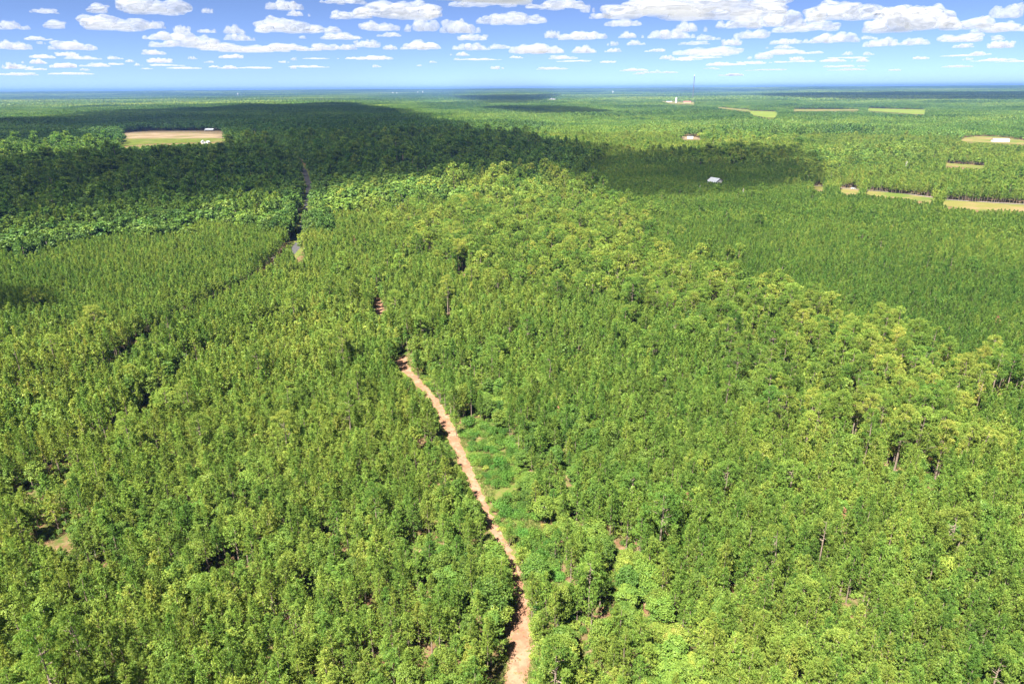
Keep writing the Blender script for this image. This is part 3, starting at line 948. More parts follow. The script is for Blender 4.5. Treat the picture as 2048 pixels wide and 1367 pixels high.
# ------------------------------------------------------------------ the rest of the forest, one object per kind of tree
def forest(name, models, idx, x, y, z, sx, sz, rot, tint):
    me = bpy.data.meshes.new(name)
    n = len(x)
    me.vertices.add(n)
    me.vertices.foreach_set('co', np.stack([x, y, z], -1).astype(np.float32).ravel())
    for nm, tp, arr in (('pick', 'INT', idx), ('tint', 'FLOAT', tint), ('turn', 'FLOAT', rot)):
        a = me.attributes.new(nm, tp, 'POINT')
        a.data.foreach_set('value', np.asarray(arr, np.int32 if tp == 'INT' else np.float32))
    a = me.attributes.new('size', 'FLOAT_VECTOR', 'POINT')
    a.data.foreach_set('vector', np.stack([sx, sx, sz], -1).astype(np.float32).ravel())
    o = obj(name, me)
    o['kind'] = 'stuff'
    ng = bpy.data.node_groups.new(name, 'GeometryNodeTree')
    ng.interface.new_socket('Geometry', in_out='INPUT', socket_type='NodeSocketGeometry')
    ng.interface.new_socket('Geometry', in_out='OUTPUT', socket_type='NodeSocketGeometry')
    gi = ng.nodes.new('NodeGroupInput'); gout = ng.nodes.new('NodeGroupOutput')
    jn = ng.nodes.new('GeometryNodeJoinGeometry')

    def named(nm, tp):
        q = ng.nodes.new('GeometryNodeInputNamedAttribute'); q.data_type = tp; q.inputs['Name'].default_value = nm
        return q.outputs['Attribute']
    pick, turn, size = named('pick', 'INT'), named('turn', 'FLOAT'), named('size', 'FLOAT_VECTOR')
    cx = ng.nodes.new('ShaderNodeCombineXYZ'); ng.links.new(turn, cx.inputs[2])
    for k, m in enumerate(models):
        src = bpy.data.objects.new(m.name + ' model', m)
        cmp_ = ng.nodes.new('FunctionNodeCompare'); cmp_.data_type = 'INT'; cmp_.operation = 'EQUAL'
        ng.links.new(pick, cmp_.inputs[2]); cmp_.inputs[3].default_value = k
        oi = ng.nodes.new('GeometryNodeObjectInfo'); oi.inputs['Object'].default_value = src; oi.inputs['As Instance'].default_value = True
        ip = ng.nodes.new('GeometryNodeInstanceOnPoints')
        ng.links.new(gi.outputs[0], ip.inputs['Points'])
        ng.links.new(cmp_.outputs[0], ip.inputs['Selection'])
        ng.links.new(oi.outputs['Geometry'], ip.inputs['Instance'])
        ng.links.new(cx.outputs[0], ip.inputs['Rotation'])
        ng.links.new(size, ip.inputs['Scale'])
        ng.links.new(ip.outputs[0], jn.inputs[0])
    ng.links.new(jn.outputs[0], gout.inputs[0])
    md = o.modifiers.new('scatter', 'NODES'); md.node_group = ng
    return o


rest = ~taken
for kd, nm, lods, cuts in ((0, 'pine_forest', PINE_LODS, (230, 560)), (1, 'old_pine_forest', OLD_LODS, (330, 700)), (2, 'broadleaf_forest', BROAD_LODS, (230, 560))):
    k = np.where(rest & (T['kind'] == kd))[0]
    lv = np.digitize(T['r'][k], cuts)
    offs = np.cumsum([0] + [len(l) for l in lods])
    cnt = np.array([len(l) for l in lods])
    pk = offs[lv] + (RNG.integers(0, 1000, len(k)) % cnt[lv])
    forest(nm, [m for l in lods for m in l], pk, T['x'][k], T['y'][k], T['z'][k], T['sx'][k], T['sz'][k], T['rot'][k], T['tint'][k])

# far forest: clumps of trees to 5.5 km, then larger pieces to the hills
def ring_grid(r0, r1, s):
    g = np.arange(-r1, r1, s)
    gx, gy = np.meshgrid(g, g[g > 0])
    gx = gx.ravel(); gy = gy.ravel()
    r = np.hypot(gx, gy)
    k = (r >= r0) & (r < r1) & (np.abs(gx) < gy + 70)
    gx, gy = gx[k], gy[k]
    return gx + RNG.uniform(-.4, .4, len(gx)) * s, gy + RNG.uniform(-.4, .4, len(gx)) * s


x1, y1 = ring_grid(1640, 5500, 14.0)
z1 = terrain(x1, y1)
hs = RNG.uniform(.8, 1.2, len(x1)) * (1 + .9 * (vnoise(x1, y1, 260, 31) - .5))
bad = blocked(x1, y1, z1, 14 * hs, 7.0)
u1, v1 = project(x1, y1, z1 + 10)
zz = vnoise(x1, y1, 330, 12) * .7 + vnoise(x1, y1, 110, 13) * .3
pk = np.where(zz < .42, 0, np.where(zz < .55, 1, np.where(zz < .64, 3, 2)))
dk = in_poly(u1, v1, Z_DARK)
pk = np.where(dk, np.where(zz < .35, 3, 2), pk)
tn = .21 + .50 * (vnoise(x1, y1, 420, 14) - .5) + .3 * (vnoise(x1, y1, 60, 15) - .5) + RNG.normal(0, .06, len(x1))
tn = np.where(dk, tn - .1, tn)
ok = ~bad
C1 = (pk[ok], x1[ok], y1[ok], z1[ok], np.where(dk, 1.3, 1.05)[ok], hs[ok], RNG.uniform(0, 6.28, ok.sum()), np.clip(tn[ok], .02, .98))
x2, y2 = ring_grid(5500, 31000, 118.0)
z2 = terrain(x2, y2)
bad = blocked(x2, y2, z2, 12., 40.)
zz = vnoise(x2, y2, 1500, 22)
tn = .22 + .7 * (vnoise(x2, y2, 1300, 24) - .5) + .3 * (vnoise(x2, y2, 420, 25) - .5)
ok = ~bad
C2 = (len(CLUMPS) + np.where(zz < .42, 0, np.where(zz < .6, 2, 1))[ok], x2[ok], y2[ok], z2[ok], np.ones(ok.sum()), RNG.uniform(.8, 1.3, ok.sum()), RNG.integers(0, 4, ok.sum()) * 1.5708, np.clip(tn[ok], .02, .98))
forest('distant_forest', CLUMPS + TILES, *[np.concatenate([a, b]) for a, b in zip(C1, C2)])
print('far', len(C1[0]), len(C2[0]))

# low shrubs and bramble under the trees
gx, gy = ring_grid(30, 420, 2.1)
gz = terrain(gx, gy)
u, v = project(gx, gy, gz + 1)
k = (v < 1720) & (vnoise(gx, gy, 6, 41) > .22)
for p in (TRACK_POLY, PAD2):
    k &= ~in_poly(u, v, p)
    ub, vb = project(gx, gy, gz); k &= ~in_poly(ub, vb, p)
ub, vb = project(gx, gy, gz)
k &= ~in_poly(ub, vb, CLEARING)
for gx_, gy_, gr in GAPS_W[:4]:
    k &= np.hypot(gx - gx_, gy - gy_) > gr * .9
gx, gy, gz = gx[k], gy[k], gz[k]
n = len(gx)
s = RNG.uniform(.35, .9, n)
forest('undergrowth', SHRUBS, RNG.integers(0, 3, n), gx, gy, gz, s, s * RNG.uniform(.7, 1.2, n), RNG.uniform(0, 6.28, n), np.clip(RNG.normal(.45, .17, n), 0, 1))

# ------------------------------------------------------------------ vine mounds and shrubs of the clearing
k = 0
rg = np.random.default_rng(17)
cand = []
for q in range(4000):
    u, v = rg.uniform(880, 1170), rg.uniform(820, 1300)
    if not in_poly(np.array([u]), np.array([v]), CLEARING)[0] or in_poly(np.array([u]), np.array([v]), TRACK_POLY)[0]:
        continue
    p = ground(u, v)
    bare = vnoise(p[0], p[1], 5.5, 77)
    if bare > .66: continue
    if all(np.hypot(p[0] - c[0], p[1] - c[1]) > 1.75 for c in cand):
        if min_dist_line(p[:1], p[1:2], [(a + b) / 2 for a, b in zip(Lr[::4], Rg[::4])])[0] < 3.4: continue
        cand.append((p[0], p[1], u, v))
cand = cand[:160]
for c, (x, y, u, v) in enumerate(cand):
    vine = c % 4 != 3
    sz_ = rg.uniform(.5, 1.05); hz_ = rg.uniform(.7, 1.25) if rg.random() < .7 else rg.uniform(1.4, 2.3); tt_ = float(np.clip(rg.normal(.45, .2), .05, .95))
    td = min_dist_line(np.array([x]), np.array([y]), [(a + b) / 2 for a, b in zip(Lr[::4], Rg[::4])])[0]
    size = 'small' if sz_ < .68 else 'large' if sz_ > .88 else 'middling'
    size += ' low' if hz_ < .92 else ' tall' if hz_ > 1.08 else ''
    tone = 'deep green' if tt_ < .36 else 'pale green' if tt_ > .56 else 'bright green'
    where = 'by the track' if td < 5.5 else 'on the clearing far side' if td > 11 else 'in the clearing'
    noun = 'vine mound' if vine else 'leafy shrub'
    o = obj('vine_mound' if vine else 'shrub', (VINES if vine else SHRUBS)[c % 3], None, (x, y, 0))
    short = where
    tag(o, unique(lambda p: f'{size} {tone} {noun} {short}, ' + p.replace(' percent across and', ' across,').replace(' percent down', ' percent down'), u, v), 'vine' if vine else 'shrub', 'vine mounds in the clearing' if vine else 'shrubs in the clearing')
    s = sz_
    o.scale = (s * 1.05, s * 1.05, s * hz_); o['tint'] = tt_; o.rotation_euler = (0, 0, rg.uniform(0, 6.28))

a = MB()
gr = np.random.default_rng(5)
q = unit(gr.normal(0, 1, (40, 3))); q[:, 2] = np.abs(q[:, 2]) + .5; q = unit(q)
b0 = gr.normal(0, .28, (40, 3)); b0[:, 2] = 0
sd_ = unit(np.cross(q, gr.normal(0, 1, (40, 3)))) * .05
a.tris(b0 + sd_, b0 - sd_, b0 + q * gr.uniform(.3, .8, (40, 1)), gr.uniform(0, 1, 40))
GRASS_M = foliage_mat('tall grass', [(0, (.07, .14, .018)), (.5, (.15, .18, .035)), (1, (.28, .22, .09))], .35)
tuft = a.mesh('grass tuft', GRASS_M)
gx, gy = ring_grid(30, 300, .75)
u, v = project(gx, gy, gx * 0)
kk = in_poly(u, v, CLEARING) & ~in_poly(u, v, TRACK_POLY)
td = min_dist_line(gx, gy, [(a_ + b_) / 2 for a_, b_ in zip(Lr[::4], Rg[::4])])
kk |= (td < 4.2) & (td > 2.1) & (v < 1400)
kk &= vnoise(gx, gy, 4, 51) > .3
gx, gy = gx[kk], gy[kk]; n = len(gx)
forest('grass', [tuft], np.zeros(n), gx, gy, gx * 0, RNG.uniform(.7, 1.5, n), RNG.uniform(.5, 1.3, n), RNG.uniform(0, 6.28, n), np.clip(RNG.normal(.5, .25, n), 0, 1))


def special(kind, label, cat, u, v, mesh_pair, scale, tint, group=None, h0=0.0):
    p = ground(u, v)
    t = thing(kind, label, cat, p, rg.uniform(0, 6.28), group)
    t.scale = scale
    c = obj('crown', mesh_pair[0], t); c['tint'] = tint
    obj('trunk', mesh_pair[1], t)
    return t


# the rounded tree that stands alone at the edge of the clearing, and other marked trees
special('broadleaf_tree', 'rounded dull green tree at the track bend beside the vine clearing', 'tree', 1072, 1168, NEAR['broadleaf_tree'][3], (.95, .95, .68), .34)
special('broadleaf_tree', 'narrow yellow-green tree left of the widest part of the track', 'tree', 944, 1372, NEAR['broadleaf_tree'][2], (.62, .62, .9), .80)
special('broadleaf_tree', 'big dark tree overhanging the track from its left where it narrows', 'tree', 985, 1245, NEAR['broadleaf_tree'][3], (1.1, 1.1, 1.05), .30)
for j, (u, v, h, what) in enumerate(((1788, 944, 1.02, 'tallest straight old pine with a long bare trunk, yellow crown'), (1869, 962, .98, 'old pine with bare leaning trunk below the brightest yellow crown'), (1722, 905, .9, 'old pine with pale bare trunk beside two taller yellow crowns'),
                                     (896, 628, 1.0, 'lone old pine with thin white trunk right of the firebreak'), (918, 546, 1.0, 'one old pine of a pair with thin pale trunks, the nearer'), (929, 542, 1.0, 'one old pine of a pair with thin pale trunks, the farther'))):
    special('old_pine_tree', what, 'tree', u, v, NEAR['old_pine_tree'][j % 4], (.95, .95, h * 1.05), .80)
DRYP = []
for s, h, R, zb in ((91, 10., 1.7, 4.), (92, 9., 1.5, 3.)):
    a = MB(); pine_crown(a, s, h, zb, R, 34, 4, 3, .6, .09, gap=.3); b = MB(); pine_trunk(b, s, h, .14, zb, 0, 9)
    DRYP.append((a.mesh('crown', DRY_M), b.mesh('trunk', BARKL_M)))
for j, (u, v, lab) in enumerate(((1676, 1095, 'rusty brown dead pine in the green stand, lower right'), (1522, 1240, 'rusty dead pine beside pale trunks near the bottom edge'), (1368, 1062, 'small rusty dead pine among green pines, right of the clearing'),
                                 (1118, 872, 'rust-coloured dead sapling just beyond the vine clearing'), (712, 512, 'tan dry-leaved tree right of the paved road'), (983, 412, 'pale brown tree in the sunlit row beyond'),
                                 (1250, 470, 'orange-brown tree among the yellowish old pines'), (1310, 690, 'brownish pine in the middle of the stand'), (1985, 680, 'tan dying pine in the dense right plantation'))):
    special('dead_pine', lab, 'tree', u, v, DRYP[j % 2], (1.1, 1.1, 1.1 if v > 600 else 1.35), float(rg.uniform(.3, .8)))
for j, (u, v, h, lab) in enumerate(((1808, 352, 19, 'tall white leafless snag above the far right pines'), (1126, 378, 20, 'grey leafless snag at the corner of the shaded plantation'), (1484, 402, 13, 'pale dead tree standing in the right plantation'),
                                    (574, 474, 17, 'grey bare-limbed tree on the left bank of the paved road'), (1398, 395, 13, 'small grey snag near the white gabled house'))):
    a = MB(); snag(a, 300 + j, h, .34 if v < 400 else .24, 26 if j == 3 else 16, .30)
    o = a.build('dead_tree', SNAG_M, None, ground(u, v)); tag(o, lab, 'tree')


# ------------------------------------------------------------------ buildings, pylons, vehicles
def gable_house(name, label, cat, u, v, rz, w, l, hw, hr, wall, roof, windows=True, porch=False, door=True, over=.5):
    p = ground(u, v)
    t = thing(name, label, cat, p, R_(rz))
    a = MB(); a.prism([(-w / 2, -.5), (w / 2, -.5), (w / 2, hw), (0, hr - .12), (-w / 2, hw)], -l / 2, l / 2); a.build('wall', wall, t)
    a = MB(); e = over; th_ = .22; sl = (hr - hw) / (w / 2)
    a.prism([(-w / 2 - e, hw - e * sl + .03), (0, hr + .03), (w / 2 + e, hw - e * sl + .03), (w / 2 + e, hw - e * sl + .03 + th_), (0, hr + .03 + th_), (-w / 2 - e, hw - e * sl + .03 + th_)], -l / 2 - e, l / 2 + e)
    a.build('roof', roof, t)
    if door:
        a = MB(); a.box(-1.4 if w > 9 else -.5, 1.4 if w > 9 else .5, -l / 2 - .06, -l / 2 + .02, 0, min(2.9, hw - .2)); a.build('door', GLASS_M if w > 9 else STEEL_M, t)
    if windows:
        n = max(2, int(l / 4))
        for i in range(n):
            y = -l / 2 + (i + .5) * l / n
            for s in (-1, 1):
                a = MB(); x = s * (w / 2); a.box(min(x, x + s * .06), max(x, x + s * .06), y - .5, y + .5, 1.0, 2.3); f = a.build('window', WHITE_M, t)
                a = MB(); x = s * (w / 2 + .06); a.box(min(x, x + s * .02), max(x, x + s * .02), y - .42, y + .42, 1.08, 2.22); a.build('pane', GLASS_M, f)
    if porch:
        a = MB(); a.box(-w / 2 - 3, -w / 2 - .05, -l / 2, l / 2, hw - .55, hw - .35); a.build('porch_roof', ROOF_M, t)
        for i in range(5):
            y = -l / 2 + .15 + i * (l - .3) / 4
            a = MB(); a.box(-w / 2 - 2.9, -w / 2 - 2.7, y - .1, y + .1, -.5, hw - .56); a.build('post', WHITE_M, t)
    return t


gable_house('house', 'white gabled house with pale roof, enclosed by the shaded pine plantation', 'house', 1430, 368, 24, 12, 15, 3.0, 7.0, WHITE_M, ROOF_M)
gable_house('barn', 'long white metal barn on the grass clearing at far right', 'barn', 2000, 284, 84, 11, 29, 4.2, 6.4, WHITE_M, ROOF_M, windows=False)
gable_house('farmhouse', 'low white farmhouse with porch at the far edge of the tan field', 'house', 420, 262, 82, 10, 24, 3.6, 6.6, WHITE_M, ROOF_M, porch=True)
gable_house('farm_shed', 'grey roofed shed behind the low white farmhouse', 'shed', 432, 257, 60, 9, 14, 3.8, 7.4, WHITE_M, ROOF_M, windows=False)
gable_house('cottage', 'small white cottage at the near edge of the green field', 'house', 407, 287, 30, 8, 11, 3.4, 6.4, WHITE_M, ROOF_M)
gable_house('garage', 'smaller white garage to the right of the small cottage', 'garage', 416, 286.5, -20, 6, 7, 3.0, 4.8, WHITE_M, ROOF_M, windows=False)
gable_house('shed', 'pinkish white shed on the small bare lot in mid distance', 'shed', 1380, 278, 75, 8, 12, 3.2, 5.4, WHITE_M, ROOF_M, windows=False)
gable_house('factory', 'long tan factory with rust red roof beside the white silo', 'factory', 1374, 206.5, 86, 22, 52, 9, 14, TANWALL_M, ROOFR_M, windows=False)
gable_house('factory', 'low tan factory shed left of the white silo', 'factory', 1338, 205.5, 92, 16, 42, 7, 10, TANWALL_M, ROOF_M, windows=False)
for j, (u, v, w, l, lab) in enumerate(((8, 213, 30, 60, 'white farm building at the far left edge, the nearer roof'), (19, 212.5, 25, 40, 'white farm building at the far left edge, right of another'), (372, 191.5, 40, 100, 'long white building far off below the left horizon'),
                                       (1085, 194, 18, 26, 'tiny white building far off left of the grey heap'), (1168, 203, 14, 22, 'tiny white house on the far green plain right of the heap'), (1850, 190, 40, 130, 'pale long building in the far right cloud shadow'), (1690, 190.5, 40, 150, 'pale long sheds in the far blue forest'))):
    gable_house('far_building', lab, 'building', u, v, 80 + 7 * j, w, l, 7, 11, WHITE_M, ROOF_M, windows=False)
# silo
t = thing('silo', 'tall white silo tower beside the tan factory', 'silo', ground(1352, 206), 0)
a = MB(); a.tube([(0, 0, -1), (0, 0, 34)], [6, 6], 20); a.build('body', WHITE_M, t)
a = MB(); a.tube([(0, 0, 34), (0, 0, 36.5), (0, 0, 38)], [6.1, 4, .5], 20); a.build('roof', ROOF_M, t)
a = MB(); a.box(6.05, 7.6, -1, 1, 0, 40); a.build('elevator_leg', STEEL_M, t)


def water_tower(u, dist, lab, s=1.0):
    t = thing('water_tower', lab, 'water tower', far_point(u, dist), 0, 'white towers on the horizon')
    a = MB(); zz_ = np.linspace(0, np.pi, 9); a.tube([(0, 0, s * (46 - 9 * math.cos(q))) for q in zz_], [max(.2, s * 12 * math.sin(q)) for q in zz_], 16); a.build('tank', WHITE_M, t)
    for i in range(6):
        g = i * math.pi / 3
        a = MB(); a.tube([(s * 10.5 * math.cos(g), s * 10.5 * math.sin(g), -2), (s * 9 * math.cos(g), s * 9 * math.sin(g), s * 43)], [s * .8, s * .7], 6); a.build('leg', WHITE_M, t)
    a = MB(); a.tube([(0, 0, -2), (0, 0, s * 38)], [s * 1.2, s * 1.2], 8); a.build('riser', WHITE_M, t)


for j, (u, v, s, lab) in enumerate(((785, 13500, .85, 'white tank tower on the horizon, left one of a close pair'), (793, 13500, .8, 'white tank tower on the horizon, right one of a close pair'), (835, 15000, .75, 'small white tank tower on the horizon left of centre'),
                                    (845, 15000, .9, 'white tank tower on the horizon beside a smaller one'), (1226, 12500, .95, 'lone white tower on the horizon left of the mast'), (474, 14500, 1.0, 'lone white tower on the left horizon'))):
    water_tower(u, v, lab, s)
# mast
p = far_point(1387, 6800)
H = (CAM_H + (176 - 156.5) / FPX * np.hypot(p[0], p[1])) - p[2]
MAST_TOP = p[2] + H
t = thing('radio_mast', 'tall dark lattice radio mast rising above the horizon', 'mast', p, 0)
for i in range(3):
    g = i * 2.0944
    a = MB(); a.tube([(2.6 * math.cos(g), 2.6 * math.sin(g), -2), (1.7 * math.cos(g), 1.7 * math.sin(g), H)], [1.5, 1.3], 6); a.build('leg', STEEL_M, t)
a = MB()
for i in range(30):
    z0 = i * H / 30; z1_ = (i + 1) * H / 30
    for j in range(3):
        g0 = j * 2.0944; g1 = (j + 1) * 2.0944
        a.tube([(2.3 * math.cos(g0), 2.3 * math.sin(g0), z0), (2.2 * math.cos(g1), 2.2 * math.sin(g1), z1_)], [.8, .8], 4)
b_ = a.build('bracing', STEEL_M, t)
a = MB(); a.tube([(0, 0, H), (0, 0, H + 3), (0, 0, H + 9)], [3.2, 3.2, .4], 8); a.build('antenna', WHITE_M, t)
for i in range(3):
    g = i * 2.0944 + 1
    for hh in (.5, .95):
        a = MB(); a.tube([(0, 0, H * hh), (H * .45 * math.cos(g), H * .45 * math.sin(g), -1)], [.06, .06], 3); a.build('guy_wire', STEEL_M, t)
# spoil heap
rg2 = np.random.default_rng(4)
bm = bmesh.new(); bmesh.ops.create_icosphere(bm, subdivisions=4, radius=1)
for vt in bm.verts:
    n_ = mnoise.fractal(vt.co * 2.2, .9, 2, 5)
    vt.co = Vector((vt.co.x * 44 * (1 + .3 * n_), vt.co.y * 40 * (1 + .3 * n_), max(-2, vt.co.z * 24 * (1 + .5 * n_))))
me = bpy.data.meshes.new('spoil_heap'); bm.to_mesh(me); bm.free(); me.materials.append(GREY_M)
o = obj('spoil_heap', me, None, ground(1104, 203.5)); tag(o, 'bare grey spoil heap rising from the far forest', 'heap')


# utility poles
def utility_pole(u, v, h, lab, rz):
    t = thing('utility_pole', lab, 'pole', ground(u, v), R_(rz))
    a = MB(); a.tube([(0, 0, -.5), (0, 0, h)], [.17, .12], 8); a.build('post', POLE_M, t)
    a = MB(); a.box(-1.2, 1.2, .13, .25, h - .9, h - .74); ca = a.build('crossarm', POLE_M, t)
    for x in (-1.1, -.55, .55, 1.1):
        a = MB(); a.tube([(x, .19, h - .74), (x, .19, h - .5)], [.05, .06], 6); a.build('insulator', WHITE_M, ca)


utility_pole(608, 500, 11, 'wooden utility pole right of the bend in the paved road', 30)
utility_pole(551, 548, 11, 'wooden utility pole left of the nearer stretch of road', 40)
# car
p = ground(1706, 378.2); p[2] = float(terrain(p[0], p[1])) + .26
t = thing('parked_car', 'white car on the pale farm lane beside the green field', 'car', p, R_(12))
a = MB(); a.prism([(-2.3, .35), (2.3, .35), (2.35, .8), (1.3, .95), (.7, 1.45), (-1.3, 1.48), (-2.1, .98), (-2.35, .85)], -.88, .88); a.build('body', WHITE_M, t)
a = MB(); a.prism([(1.2, .97), (.66, 1.42), (-1.25, 1.44), (-1.95, .99)], -.90, .90); a.build('windows', GLASS_M, t)
for x in (-1.4, 1.4):
    for y in (-.85, .85):
        a = MB(); a.tube([(x, y - .12, .34), (x, y + .12, .34)], [.34, .34], 14); a.add([(x + .34 * math.cos(q), y - .12, .34 + .34 * math.sin(q)) for q in np.linspace(0, 6.28, 14, endpoint=False)], [tuple(range(14))]); a.build('wheel', TYRE_M, t)

# ------------------------------------------------------------------ clouds
def cloud_mat(name, dens, shell=True):
    m, nt, out = new_mat(name)
    pv = N(nt, 'ShaderNodeVolumePrincipled'); pv.inputs['Color'].default_value = (.72, .73, .77, 1); pv.inputs['Density'].default_value = dens; pv.inputs['Anisotropy'].default_value = .2
    nt.links.new(pv.outputs[0], out.inputs['Volume'])
    if not shell:
        return m
    df = N(nt, 'ShaderNodeBsdfDiffuse'); df.inputs[0].default_value = (.52, .52, .53, 1)
    tl = N(nt, 'ShaderNodeBsdfTranslucent'); tl.inputs[0].default_value = (.60, .61, .68, 1)
    mx = N(nt, 'ShaderNodeMixShader'); mx.inputs[0].default_value = .45
    nt.links.new(df.outputs[0], mx.inputs[1]); nt.links.new(tl.outputs[0], mx.inputs[2])
    tp = N(nt, 'ShaderNodeBsdfTransparent')
    lw = N(nt, 'ShaderNodeLayerWeight'); lw.inputs[0].default_value = .5
    tc = N(nt, 'ShaderNodeTexCoord')
    nz = N(nt, 'ShaderNodeTexNoise'); nz.inputs['Scale'].default_value = 7; nz.inputs['Detail'].default_value = 4; nz.inputs['Roughness'].default_value = .6
    nt.links.new(tc.outputs['Object'], nz.inputs['Vector'])
    inv = N(nt, 'ShaderNodeMath', operation='SUBTRACT'); inv.inputs[0].default_value = 1.0
    nt.links.new(lw.outputs['Facing'], inv.inputs[1])
    ad = N(nt, 'ShaderNodeMath', operation='MULTIPLY_ADD'); ad.inputs[1].default_value = .9; nt.links.new(nz.outputs['Fac'], ad.inputs[0]); ad.inputs[2].default_value = -.5
    sm = N(nt, 'ShaderNodeMath', operation='ADD'); nt.links.new(inv.outputs[0], sm.inputs[0]); nt.links.new(ad.outputs[0], sm.inputs[1])
    mr = N(nt, 'ShaderNodeMapRange', interpolation_type='SMOOTHSTEP'); mr.inputs[1].default_value = .10; mr.inputs[2].default_value = .80
    nt.links.new(sm.outputs[0], mr.inputs[0])
    at = N(nt, 'ShaderNodeAttribute', attribute_type='INSTANCER', attribute_name='body')
    ml = N(nt, 'ShaderNodeMath', operation='MULTIPLY'); nt.links.new(mr.outputs[0], ml.inputs[0]); nt.links.new(at.outputs['Fac'], ml.inputs[1])
    m2 = N(nt, 'ShaderNodeMixShader'); nt.links.new(ml.outputs[0], m2.inputs[0]); nt.links.new(tp.outputs[0], m2.inputs[1]); nt.links.new(mx.outputs[0], m2.inputs[2])
    nt.links.new(m2.outputs[0], out.inputs[0])
    return m


CLOUD_MS = [cloud_mat('cloud', d_) for d_ in (.0013, .0024, .0042)]
CLOUD_M = CLOUD_MS[0]


def cloud_mesh(name, balls, voxel, amp, base=0.0, nscale=1.0):
    """a lumpy body grown round a set of balls, flat underneath"""
    bm = bmesh.new()
    for x, y, z, r in balls:
        bmesh.ops.create_icosphere(bm, subdivisions=2, radius=r, matrix=Matrix.Translation((x, y, z)))
    me = bpy.data.meshes.new('raw'); bm.to_mesh(me); bm.free()
    o = bpy.data.objects.new('raw', me); C.objects.link(o)
    md = o.modifiers.new('r', 'REMESH'); md.mode = 'VOXEL'; md.voxel_size = voxel
    dg = bpy.context.evaluated_depsgraph_get()
    me2 = bpy.data.meshes.new_from_object(o.evaluated_get(dg))
    bpy.data.objects.remove(o)
    me2.name = name
    n = len(me2.vertices)
    co = np.empty(n * 3, np.float32); me2.vertices.foreach_get('co', co); co = co.reshape(-1, 3)
    nr_ = np.empty(n * 3, np.float32); me2.vertices.foreach_get('normal', nr_); nr_ = nr_.reshape(-1, 3)
    d = np.array([mnoise.fractal(Vector(p) * nscale, 1.0, 2.1, 3) for p in co.tolist()])
    co = co + nr_ * (d * amp)[:, None]
    low = co[:, 2] < base
    co[low, 2] = base + (co[low, 2] - base) * .18
    me2.vertices.foreach_set('co', co.ravel())
    me2.materials.clear(); me2.materials.append(CLOUD_M)
    for p in me2.polygons: p.use_smooth = True
    me2.update()
    return me2


CLOUD_PROTO = []
for s in range(9):
    r2 = np.random.default_rng(500 + s)
    balls = []
    nb_ = 9 + s % 4 * 3
    for i in range(nb_):
        x = r2.uniform(-.78, .78); y = r2.uniform(-.45, .45) * math.sqrt(1 - x * x)
        r = r2.uniform(.13, .25) * (1.15 - .6 * abs(x))
        balls.append((x, y, r * .55, r))
    for i in range(5 + s % 3):
        x = r2.normal((-.3, .25, 0)[s % 3], .26); y = r2.normal(0, .14); r = r2.uniform(.14, .22)
        balls.append((x, y, .16 + r2.uniform(0, .14), r))
    for i in range(10):
        q = balls[r2.integers(0, len(balls))]; g = r2.uniform(0, 6.28)
        balls.append((q[0] + q[3] * .8 * math.cos(g), q[1] + q[3] * .8 * math.sin(g), q[2] + q[3] * r2.uniform(.1, .7), q[3] * r2.uniform(.3, .5)))
    CLOUD_PROTO.append(cloud_mesh('cloud', balls, .024, .085, .04, 4.0))

